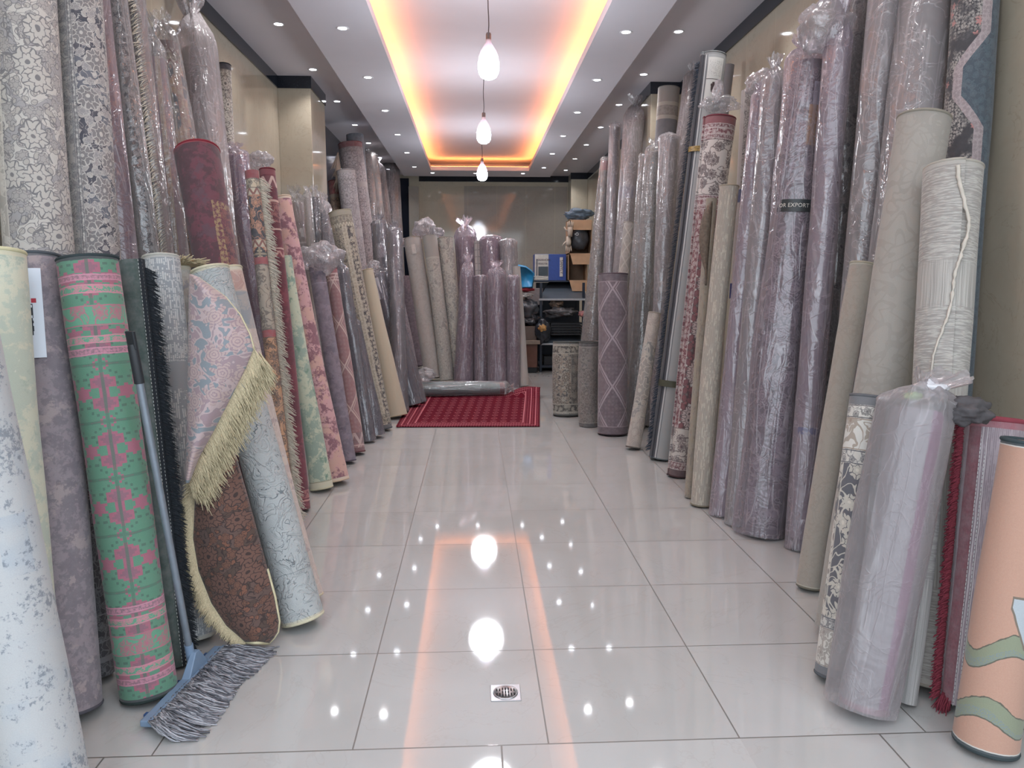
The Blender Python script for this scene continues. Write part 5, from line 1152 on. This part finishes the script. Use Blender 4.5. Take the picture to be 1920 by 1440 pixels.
for k_ in range(1700):
    i = rnd.random() * 36 + 4; i = min(i, 39.9); a = ledgeB[int(i)].lerp(ledgeB[int(i) + 1], i % 1); t = i / 40
    ro.append((a + Vector((0, -.008, 0)), (-.75 + .5 * t, -.35, -.35 - .3 * t), .05 if t < .85 else .035, (0, 0, -.1)))
f = strands('fringe', ro, M_FCREAM, half, .0019, 9); f['kind'] = 'stuff'; f['label'] = 'thick cream fringe'
# flat cream band behind the left arc
bb_ = MB(); n_ = len(ledgeB)
vs = []; 
for i in range(4, n_): 
    t = i / 40; vs.append(ledgeB[i] + Vector((.002, -.008, 0))); vs.append(ledgeB[i] + Vector((-.026 + .014 * t, -.012, -.012 * t)))
fs = [(2 * i, 2 * i + 1, 2 * i + 3, 2 * i + 2) for i in range(n_ - 5)]
s_ = mesh_obj('fringe_band', vs, fs, M_BIND, half); s_.modifiers.new('Solidify', 'SOLIDIFY').thickness = .004

# ------------------------------------------------------------------ mop
mop = empty('floor_mop', (-1.02, 2.535, 0)); tag(mop, 'grey yarn floor mop with a blue plastic bar and grey handle, standing on the tiles', 'mop')
ml = Vector((-1.02, 2.535, 0)); pa = Vector((-1.053, 2.285, .022)) - ml; pb = Vector((-.987, 2.786, .022)) - ml
M_MB = simple('mop_blue_plastic', hx('7388a0'), .4, var=.03); M_MD = simple('mop_navy_clip', hx('2f4d7a'), .4); M_HAN = simple('mop_handle_metal', hx('7c858f'), .35, metal=.4); M_GRIP = simple('mop_black_cap', hx('22252a'), .5)
dx_ = (pb - pa).normalized(); nrm = Vector((dx_.y, -dx_.x, 0))
Mb = Matrix((nrm, dx_, Vector((0, 0, 1)))).transposed().to_4x4(); Mb.translation = pa
ln_ = (pb - pa).length
MB().box(-.022, .022, 0, ln_, -.008, .014, Mb).build('bar', M_MB, mop, bevel=.004)
MB().box(-.03, -.022, .06, ln_ - .04, -.018, -.004, Mb).box(.012, .02, .0, ln_, .014, .018, Mb).build('bar_rib', M_MB, mop, bevel=.001)
for k_ in range(5):
    MB().box(-.04, -.026, .05 + k_ * .1, .068 + k_ * .1, -.012, .004, Mb).build('clip', M_MD, mop, bevel=.002)
htop = at(248, 645, 2.47) - ml; hb = Vector((-.006, .08, .035))
mb = MB(); mb.add([Mb @ Vector(p) for p in ((-.02, ln_ * .5, .012), (-.02, ln_ * .78, .012), (.012, ln_ * .78, .012), (.012, ln_ * .5, .012), (-.012, ln_ * .62, .085), (-.012, ln_ * .67, .085), (.008, ln_ * .67, .085), (.008, ln_ * .62, .085))],
                  [(0, 1, 5, 4), (1, 2, 6, 5), (2, 3, 7, 6), (3, 0, 4, 7), (4, 5, 6, 7), (3, 2, 1, 0)])
mb.build('socket', M_MB, mop, bevel=.003)
hd = (htop - hb).normalized()
MB().tube([hb + hd * .03, htop - hd * .07], .0125, 14).build('handle', M_HAN, mop, smooth=True, sharp=40)
MB().tube([hb + hd * .02, hb + hd * .1], .0155, 14).build('collar', M_MB, mop, smooth=True, sharp=40)
MB().tube([htop - hd * .13, htop - hd * .01, htop], [.016, .0155, .012], 14).build('grip', M_GRIP, mop, smooth=True, sharp=40)
MB().box(-.018, .018, -.006, .006, -.03, .03, Matrix.Translation(htop + hd * .012) @ hd.to_track_quat('Z', 'Y').to_matrix().to_4x4()).build('hanging_loop', M_GRIP, mop, bevel=.003)
mb = MB(); rnd = random.Random(12)
for k_ in range(620):
    s_ = rnd.random(); root = pa.lerp(pb, s_) + nrm * rnd.uniform(.005, .024)
    if s_ < .15: end = Vector((-.87 + rnd.uniform(-.1, .03), 2.215 + s_ * .5 + rnd.uniform(-.01, .03), 0)) - ml
    else: end = Vector((-.845 + .07 * max(0, (s_ - .6) / .4) + rnd.uniform(-.035, .01), 2.245 + s_ * .5 + .07 * max(0, s_ - .75) * 4 + rnd.uniform(-.03, .02), 0)) - ml
    if rnd.random() < .1: end = root.lerp(end, rnd.uniform(.5, .85))
    root.z = .03; hz = rnd.uniform(.004, .028); ph = rnd.uniform(0, 6.3); am = rnd.uniform(.001, .005); pts = []
    for q in range(9):
        t = q / 8; p = root.lerp(end, t); p.z = .03 * (1 - t) + hz * math.sin(PI * min(1, t * 1.1)) + .004
        p += dx_ * (am * math.sin(ph + t * 13) - .03 * math.sin(PI * t)) ; p.z += .003 * math.sin(ph * 2 + t * 15); p.z = max(p.z, .004); pts.append(p)
    mb.tube(pts, .0025, 4)
gy = G('mop_yarn'); oo = gy.obj(); col = gy.mix(gy.sm(gy.noise(oo, 45.0, 3.0), .35, .65), hx('74747a'), hx('94949a')); gy.surf(col, .95, spec=.1)
y_ = mb.build('yarn', gy.mat, mop, smooth=True); y_.data.materials.append(simple('mop_yarn_dark', hx('5d5d64'), .95, var=.15, sc=120)); y_.data.materials.append(simple('mop_yarn_light', hx('a8a8ae'), .95, var=.1, sc=120)); _per = len(y_.data.polygons) // 620; _ch = [rnd.choice((0, 0, 1, 2)) for _ in range(620)]; y_.data.polygons.foreach_set('material_index', [_ch[min(i // _per, 619)] for i in range(len(y_.data.polygons))]); y_['kind'] = 'stuff'; y_['label'] = 'grey cotton yarn'

# ------------------------------------------------------------------ red rug on the floor and the teal roll
def red_mat():
    g = G('red_turkmen_rug'); uv = g.uv(); u, v, _ = g.sep(uv)
    a = .10; b = .17; row = g.m('FLOOR', v / b); fu = g.abs(g.fract(u / a + 50.0) - .5); fv = g.abs(g.fract(v / b + 50.0) - .5)
    d = fu + fv * .9; ring = g.band(d, .27, .36) + (d < .1); lat = g.m('MINIMUM', fu, fv) < .02
    W, Lr = 1.42, 2.15
    e = g.m('MINIMUM', g.m('MINIMUM', u, W - u), g.m('MINIMUM', v, Lr - v))
    bd = e < .17; bl = g.m('MAXIMUM', g.m('MAXIMUM', g.abs(e - .17) < .006, g.abs(e - .10) < .005), g.abs(e - .045) < .005)
    small = g.vor(uv, 38.0, 'F1', .1); sd = S(g, small.outputs['Distance']) < .25
    col = g.mix(g.noise(uv, 30.0, 3.0), hx('4c0b1b'), hx('5c1122')); col = g.mix(ring * .7, col, hx('9a5a62')); col = g.mix(lat * .4, col, hx('3f1420'))
    col = g.mix(bd, col, g.mix(sd * .6, hx('5c1626'), hx('a05f66'))); col = g.mix(bl, col, hx('a8666e'))
    return g.surf(col, .9, g.bump(g.noise(uv, 300.0, 2.0), .3, .002), spec=.08, sheen=0.0)
vs = []; uvs = []; nu, nv = 40, 40
for i in range(nv + 1):
    t = i / nv
    for j in range(nu + 1):
        s_ = j / nu; x = -.78 + s_ * 1.42 + t * .19 * s_ ** .5; y = 7.35 + 2.15 * t - .04 * s_; z = .011 + .002 * mn.noise(Vector((x * 5, y * 5, 0)))
        c_ = max(0, s_ - .72) / .28 * max(0, t - .86) / .14
        z += .10 * math.sin(min(1, c_ * 1.5) * PI * .5) * (1 if c_ > 0 else 0); y -= .10 * max(0, c_ - .45)
        z -= .02 * max(0, c_ - .7)
        vs.append((x, y, z)); uvs.append((s_ * 1.42, t * 2.15))
m = nu + 1; fs = [(i * m + j, i * m + j + 1, (i + 1) * m + j + 1, (i + 1) * m + j) for i in range(nv) for j in range(nu)]
loc = Vector((-.07, 8.4, 0)); rr = mesh_obj('floor_rug', [Vector(v) - loc for v in vs], fs, red_mat(), None, uvs); rr.location = loc
sd = rr.modifiers.new('Solidify', 'SOLIDIFY'); sd.thickness = .008; sd.offset = 0
tag(rr, 'dark red rug with small diamonds lying flat on the tiles, one corner curled', 'rug')
M, L = frame_of((-.66, 9.3, .113), (.37, 9.36, .11))
tm = rug_mat('teal', P('plain', '6f8f8d 86a3a0', 8, tops=[(0, .06, '8a5a60', '8a5a60', 0)]), L, 2.0)
tr_ = make_roll('rolled_rug', L, .09, .075, tm, seam=2, seed=3); tr_.matrix_world = M
tag(tr_, 'teal green rolled rug wrapped in film, lying on the dark red rug', 'rug')
sleeve(tr_, L, .09, .075, 'c', 77, over=.12, puff=1.03)
bpy.context.view_layer.update()
crumple('plastic_bag', at(798, 702, 9.3), (.12, .09, .07), 'c', 21, tr_)

# ------------------------------------------------------------------ storage corner at the back right
def boxo(name, x0, x1, y0, y1, z0, z1, mat, parent=None, bevel=.004):
    c = Vector(((x0 + x1) / 2, (y0 + y1) / 2, z0)) if parent is None else Vector((0, 0, 0))
    pl = parent.location if parent is not None else Vector((0, 0, 0)); q = c + pl
    o = MB().box(x0 - q.x, x1 - q.x, y0 - q.y, y1 - q.y, z0 - q.z, z1 - q.z).build(name, mat, parent, bevel=bevel)
    if parent is None: o.location = c
    return o
M_WOOD = simple('brown_veneer', hx('6b4a3f'), .5, var=.12, sc=8); M_TOPW = simple('beige_top', hx('8f7f72'), .3); M_BLK = simple('black_plastic', hx('23262b'), .45)
M_RACK = simple('rack_grey_metal', hx('56606a'), .3, metal=.2, var=.08, sc=3); M_RD = simple('rack_navy', hx('232d3d'), .4); M_CARD = simple('cardboard', hx('a5866a'), .8, var=.06, sc=12)
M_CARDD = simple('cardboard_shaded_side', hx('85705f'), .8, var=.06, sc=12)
cab = empty('cabinet', (.85, 12.05, 0)); tag(cab, 'small brown veneered cabinet with a beige top and black plinth, beside the grey rack', 'cabinet')
boxo('plinth', .74, .98, 11.82, 12.3, 0, .09, M_BLK, cab); boxo('body', .72, .99, 11.8, 12.3, .09, .46, M_WOOD, cab); boxo('top', .70, 1.03, 11.76, 12.34, .46, .52, M_TOPW, cab)
tub = boxo('plastic_tub', .72, .98, 11.85, 12.25, .52, .74, simple('brown_tub', hx('6d5c53'), .25)); tag(tub, 'brown plastic tub on the beige top of the cabinet', 'container')
rk = empty('display_rack', (1.4, 12.4, 0)); tag(rk, 'dark grey metal rack with two sloping trays holding boxes and bags', 'rack')
for (x, y) in ((1.06, 12.0), (1.74, 12.0), (1.06, 12.75), (1.74, 12.75)): boxo('post', x - .02, x + .02, y - .02, y + .02, 0, 1.42, M_RD, rk)
def slope(name, x0, x1, x2, x3, ya, za, yb, zb, mat):
    q = rk.location; vs = [(x0, ya, za), (x1, ya, za), (x3, yb, zb), (x2, yb, zb)]; vs = [Vector(v) - q for v in vs]; vs += [v - Vector((0, 0, .015)) for v in vs]
    return MB().add(vs, [(0, 1, 2, 3), (7, 6, 5, 4), (0, 4, 5, 1), (1, 5, 6, 2), (2, 6, 7, 3), (3, 7, 4, 0)]).build(name, mat, rk)
slope('upper_tray', 1.03, 1.8, 1.25, 1.8, 11.95, 1.165, 12.7, 1.43, M_RACK); slope('lower_tray', 1.05, 1.8, 1.2, 1.8, 11.88, .47, 12.7, .72, M_RACK)
boxo('tray_edge', 1.02, 1.8, 11.93, 11.95, 1.14, 1.17, simple('tray_edge_grey', hx('a3a8ad'), .4), rk, .002); boxo('tray_edge', 1.05, 1.8, 11.86, 11.88, .44, .47, simple('tray_edge_grey', hx('a3a8ad'), .4), rk, .002)
boxo('back_panel', 1.06, 1.78, 12.74, 12.76, 0, 1.42, M_RD, rk); boxo('base_shelf', 1.08, 1.76, 12.0, 12.74, .06, .1, M_RD, rk); boxo('top_plate', 1.0, 1.8, 12.35, 12.76, 1.43, 1.455, M_RD, rk)
bx_ = boxo('dark_box', 1.12, 1.4, 12.05, 12.4, .1, .24, M_BLK); tag(bx_, 'low black box on the bottom shelf of the grey rack', 'box')
# black slatted crate
cr = empty('crate', (1.47, 12.1, .592)); tag(cr, 'black slatted plastic crate on the lower tray of the rack', 'crate')
mb = MB(); 
for k_ in range(5):
    z = .0 + k_ * .042
    mb.box(-.26, .26, -.16, -.15, z, z + .022); mb.box(-.26, .26, .15, .16, z, z + .022); mb.box(-.26, -.25, -.16, .16, z, z + .022); mb.box(.25, .26, -.16, .16, z, z + .022)
for k_ in range(9):
    x = -.255 + k_ * .0625; mb.box(x, x + .01, -.158, -.15, 0, .19)
mb.build('slats', M_BLK, cr); MB().box(-.25, .25, -.15, .15, 0, .01).build('bottom', M_BLK, cr)
def cr_(name, px, py, Y, rad, mat, seed, lab, cat, amp=.3, group=None):
    o = crumple(name, (0, 0, 0), rad, 'm', seed, None, amp, mat); o.location = at(px, py, Y); return tag(o, lab, cat, group)
M_BAGB = simple('black_bin_bag', hx('2c2f35'), .25, var=.1, sc=20); M_BAGG = simple('dark_grey_bag', hx('474a50'), .35, var=.15, sc=14)
cr_('black_bag', 988, 580, 12.0, (.17, .16, .16), M_BAGG, 31, 'dark grey folded bag, upper of the two left of the rack', 'bag')
cr_('black_bag', 992, 600, 12.0, (.19, .16, .09), M_BAGB, 32, 'black bag beneath the dark grey folded one, above the brown tub', 'bag')
cr_('black_bag', 1018, 621, 11.85, (.12, .1, .19), M_BAGB, 33, 'black bag sagging between cabinet and rack, with orange print', 'bag', .25)
cr_('orange_wrapper', 1017, 615, 11.74, (.055, .03, .045), simple('orange_wrapper', hx('b08652'), .5, var=.3, sc=30), 34, 'small orange wrapper on the sagging black bag', 'wrapper', .5)
cr_('plastic_clutter', 1050, 585, 12.05, (.24, .12, .07), simple('grey_film_heap', hx('5d5d60'), .3, var=.3, sc=18), 35, 'heap of grey plastic bags in the black crate', 'bag', .6)
cr_('plastic_clutter', 1043, 570, 12.1, (.1, .09, .05), simple('tan_film_heap', hx('86766a'), .35, var=.3, sc=18), 36, 'small tan bundle on the heap of grey plastic bags', 'bundle', .5)
cr_('pink_cloth', 1092, 588, 12.0, (.06, .05, .05), simple('pink_cloth', hx('a87878'), .8), 37, 'bit of pink cloth at the right end of the crate', 'cloth')
# grey carton, red cloth, blue bag
gc = boxo('carton', .82, 1.12, 12.34, 12.62, 1.06, 1.33, simple('grey_carton', hx('857d7d'), .7)); tag(gc, 'dull grey carton left of the sloping upper tray', 'box')
sup = boxo('storage_box', .74, 1.0, 12.05, 12.3, .0, 1.2, M_BLK) if False else boxo('storage_box', .8, 1.04, 12.36, 12.6, 0.0, 1.06, M_BLK); tag(sup, 'tall black storage box under the grey carton', 'box')
cr_('red_cloth', 985, 543, 11.95, (.13, .1, .035), simple('red_cloth', hx('8a2833'), .8), 38, 'red cloth lying under the bright blue bag', 'cloth', .3)
cr_('white_folder', 984, 553, 11.95, (.12, .08, .04), simple('white_papers', hx('b3b1b0'), .7, var=.3, sc=40), 39, 'white folded papers below the red cloth', 'papers', .4)
bl = MB(); q0 = at(985, 518, 11.95)
def blue_bag():
    vs = []; out = [(969, 496), (975, 497), (985, 499), (995, 506), (1001, 512), (1000, 525), (998, 540), (988, 541), (974, 541), (971, 525), (969, 510)]
    n = len(out); c = at(984, 520, 11.9)
    for dy, f in ((0.0, .9), (-.05, 1.0), (-.11, 1.0), (-.15, .86)):
        for (x, y) in out:
            p = at(x, y, 12.0); pc = at(984, 520, 12.0); p = pc + (p - pc) * f; p.y += dy + .012 * mn.noise(p * 9); vs.append(p - c)
    fs = [(k * n + i, k * n + (i + 1) % n, (k + 1) * n + (i + 1) % n, (k + 1) * n + i) for k in range(3) for i in range(n)] + [tuple(range(n)), tuple(range(4 * n - 1, 3 * n - 1, -1))]
    o = mesh_obj('shopping_bag', vs, fs, simple('bright_blue_film', hx('2f86b8'), .4, var=.12, sc=16)); o.location = c; return o
o = blue_bag(); tag(o, 'bright blue shopping bag beside the last whitish roll', 'bag')
mb = MB()
for dz in (0, 8): mb.tube([at(998 + i * 3.2, 519 + dz * .6 + (4 - dz * .55) * math.sin(i / 9 * PI) * (-1 if dz == 0 else 1) * .5 + i * .35 * (1 if dz == 0 else -.3), 11.9) for i in range(10)], .008, 6)
o = mb.build('bag_strap', simple('white_strap', hx('b5b3ac'), .6), None, smooth=True, loc=at(1012, 520, 11.9)); tag(o, 'white looped strap between the blue bag and the printed carton', 'strap')
# printed carton
pc = empty('printed_carton', (1.24, 12.5, 1.455)); tag(pc, 'blue and white printed appliance carton on top of the grey rack', 'box')
boxo('box', .985, 1.50, 12.35, 12.7, 1.456, 1.88, simple('carton_blue', hx('2f4a8f'), .35, var=.05), pc)
boxo('white_panel', .987, 1.21, 12.343, 12.349, 1.46, 1.876, simple('carton_white', hx('b4b2ab'), .5), pc, 0)
boxo('printed_picture', 1.045, 1.205, 12.338, 12.342, 1.53, 1.68, simple('carton_picture', hx('3a454c'), .4), pc, 0); boxo('side_stripe', 1.01, 1.03, 12.338, 12.342, 1.53, 1.80, simple('carton_stripe', hx('55555c'), .4), pc, 0)
boxo('label_plate', 1.395, 1.445, 12.338, 12.349, 1.52, 1.83, simple('label_white', hx('c2c0be'), .5), pc, 0)
def text(s, size, loc, mat, parent, vertical=False, name='lettering', ext=.0015):
    cu = bpy.data.curves.new('t', 'FONT'); cu.body = s; cu.size = size; cu.align_x = 'CENTER'; cu.align_y = 'CENTER'; cu.extrude = ext
    t = bpy.data.objects.new('t', cu); COL.objects.link(t); dg = bpy.context.evaluated_depsgraph_get(); me = bpy.data.meshes.new_from_object(t.evaluated_get(dg)); bpy.data.objects.remove(t)
    me.materials.clear(); me.materials.append(mat); o = link(bpy.data.objects.new(name, me), parent)
    o.location = Vector(loc) - (parent.location if parent else Vector()); o.rotation_euler = (PI / 2, 0 if not vertical else PI / 2, 0); return o
M_INK = simple('carton_ink', hx('4a3c46'), .5)
text('MAXHOM', .05, (1.125, 12.341, 1.785), M_INK, pc); text('EGGTIE', .045, (1.12, 12.341, 1.725), M_INK, pc)
text('SANYLY', .062, (1.42, 12.337, 1.675), M_INK, pc, True)
# open cardboard boxes
def open_box(lab, x0, x1, y0, y1, z0, z1, flap_up, group='open cardboard boxes on the rack'):
    e = empty('cardboard_box', ((x0 + x1) / 2, (y0 + y1) / 2, z0)); tag(e, lab, 'box'); t = .008
    boxo('bottom', x0, x1, y0, y1, z0, z0 + t, M_CARDD, e, 0); boxo('side', x0, x0 + t, y0, y1, z0, z1, M_CARD, e, 0); boxo('side', x1 - t, x1, y0, y1, z0, z1, M_CARD, e, 0)
    boxo('side', x0, x1, y1 - t, y1, z0, z1, M_CARDD, e, 0); boxo('top', x0, x1, y0, y1, z1 - t, z1, M_CARD, e, 0)
    q = e.location
    for (za, dz) in ((z1, -.16 if flap_up else -.02), (z0, -.17)):
        vs = [Vector((x0 + .02, y0, za)) - q, Vector((x1, y0, za)) - q, Vector((x1 - .02, y0 - .05, za + dz)) - q, Vector((x0 + .06, y0 - .05, za + dz)) - q]
        vs += [v + Vector((0, -.006, -.003)) for v in vs]
        MB().add(vs, [(0, 1, 2, 3), (7, 6, 5, 4), (0, 4, 5, 1), (1, 5, 6, 2), (2, 6, 7, 3), (3, 7, 4, 0)]).build('flap', M_CARD, e)
    return e
open_box('brown cardboard box lying on its side under the one holding black bags', 1.53, 1.84, 12.3, 12.7, 1.456, 1.88, False)
open_box('open cardboard box with hanging flaps, stuffed with black bags', 1.53, 1.9, 12.25, 12.7, 1.885, 2.42, True)
o = cr_('black_bag', 1086, 447, 12.38, (.15, .1, .19), M_BAGG, 41, 'black bag with a white mark stuffed in the open cardboard box', 'bag', .12)
mk = MB().tube([at(1082 + 2.6 * math.cos(a / 10 * 2 * PI), 439 + 2.4 * math.sin(a / 10 * 2 * PI), 12.2) for a in range(11)], .005, 6).tube([at(1079, 439, 12.2), at(1077, 438, 12.2), at(1078, 441, 12.2)], .004, 6)
mk = mk.build('white_mark', simple('white_print', hx('c9c9cc'), .5), o, smooth=True, loc=o.location); mk.location = (0, 0, 0)
cr_('blue_grey_bag', 1087, 402, 12.45, (.22, .14, .09), simple('blue_grey_film', hx('5a6a78'), .3, var=.15, sc=12), 42, 'blue grey film bag bundle on top of the open cardboard box', 'bag', .4)
gv = empty('work_gloves', at(1065, 440, 12.2)); tag(gv, 'pair of beige work gloves hanging from the open cardboard box', 'gloves')
q = gv.location; M_GL = simple('glove_cotton', hx('b0a294'), .9)
for gi, (ox, oy, sgn) in enumerate(((1066, 455, 1), (1069, 432, -1))):
    mb = MB(); cst = at(ox, oy, 12.2 - .03 * gi)
    mb.tube([cst - q + Vector((0, 0, .10 * sgn)), cst - q, cst - q + Vector((0, 0, -.05 * sgn))], [.035, .045, .04], 10)
    for fi in range(4):
        b_ = cst - q + Vector((-.033 + .022 * fi, 0, -.05 * sgn)); mb.tube([b_, b_ + Vector((-.004 + .004 * fi, -.005, -.045 * sgn)), b_ + Vector((-.006 + .006 * fi, -.01, -(.085 + .01 * (fi in (1, 2))) * sgn))], [.012, .011, .008], 8)
    b_ = cst - q + Vector((-.03, 0, .02 * sgn)); mb.tube([b_, b_ + Vector((-.04, -.01, -.03 * sgn)), b_ + Vector((-.07, -.01, -.075 * sgn))], [.015, .013, .009], 8)
    mb.build('glove', M_GL, gv, smooth=True)

# wall fittings: three small light reflecting switches column on the back wall
# ------------------------------------------------------------------ daylight through the open front, exposure
w = bpy.data.worlds.new('daylight'); scene.world = w; w.use_nodes = True; nt = w.node_tree; nt.nodes.clear()
sk = nt.nodes.new('ShaderNodeBackground'); sk.inputs[0].default_value = (0.82, 0.91, 1.0, 1); sk.inputs[1].default_value = 3.3
wo = nt.nodes.new('ShaderNodeOutputWorld'); nt.links.new(sk.outputs[0], wo.inputs[0])
vs_ = scene.view_settings; vs_.view_transform = 'Standard'; vs_.look = 'None'; vs_.gamma = 1.0; vs_.use_curve_mapping = False; vs_.exposure = -0.08
scene.cycles.max_bounces = 6; scene.cycles.diffuse_bounces = 4; scene.cycles.glossy_bounces = 3; scene.cycles.transparent_max_bounces = 12
scene.cycles.sample_clamp_indirect = 4.0

scene.cycles.adaptive_threshold = 0.015
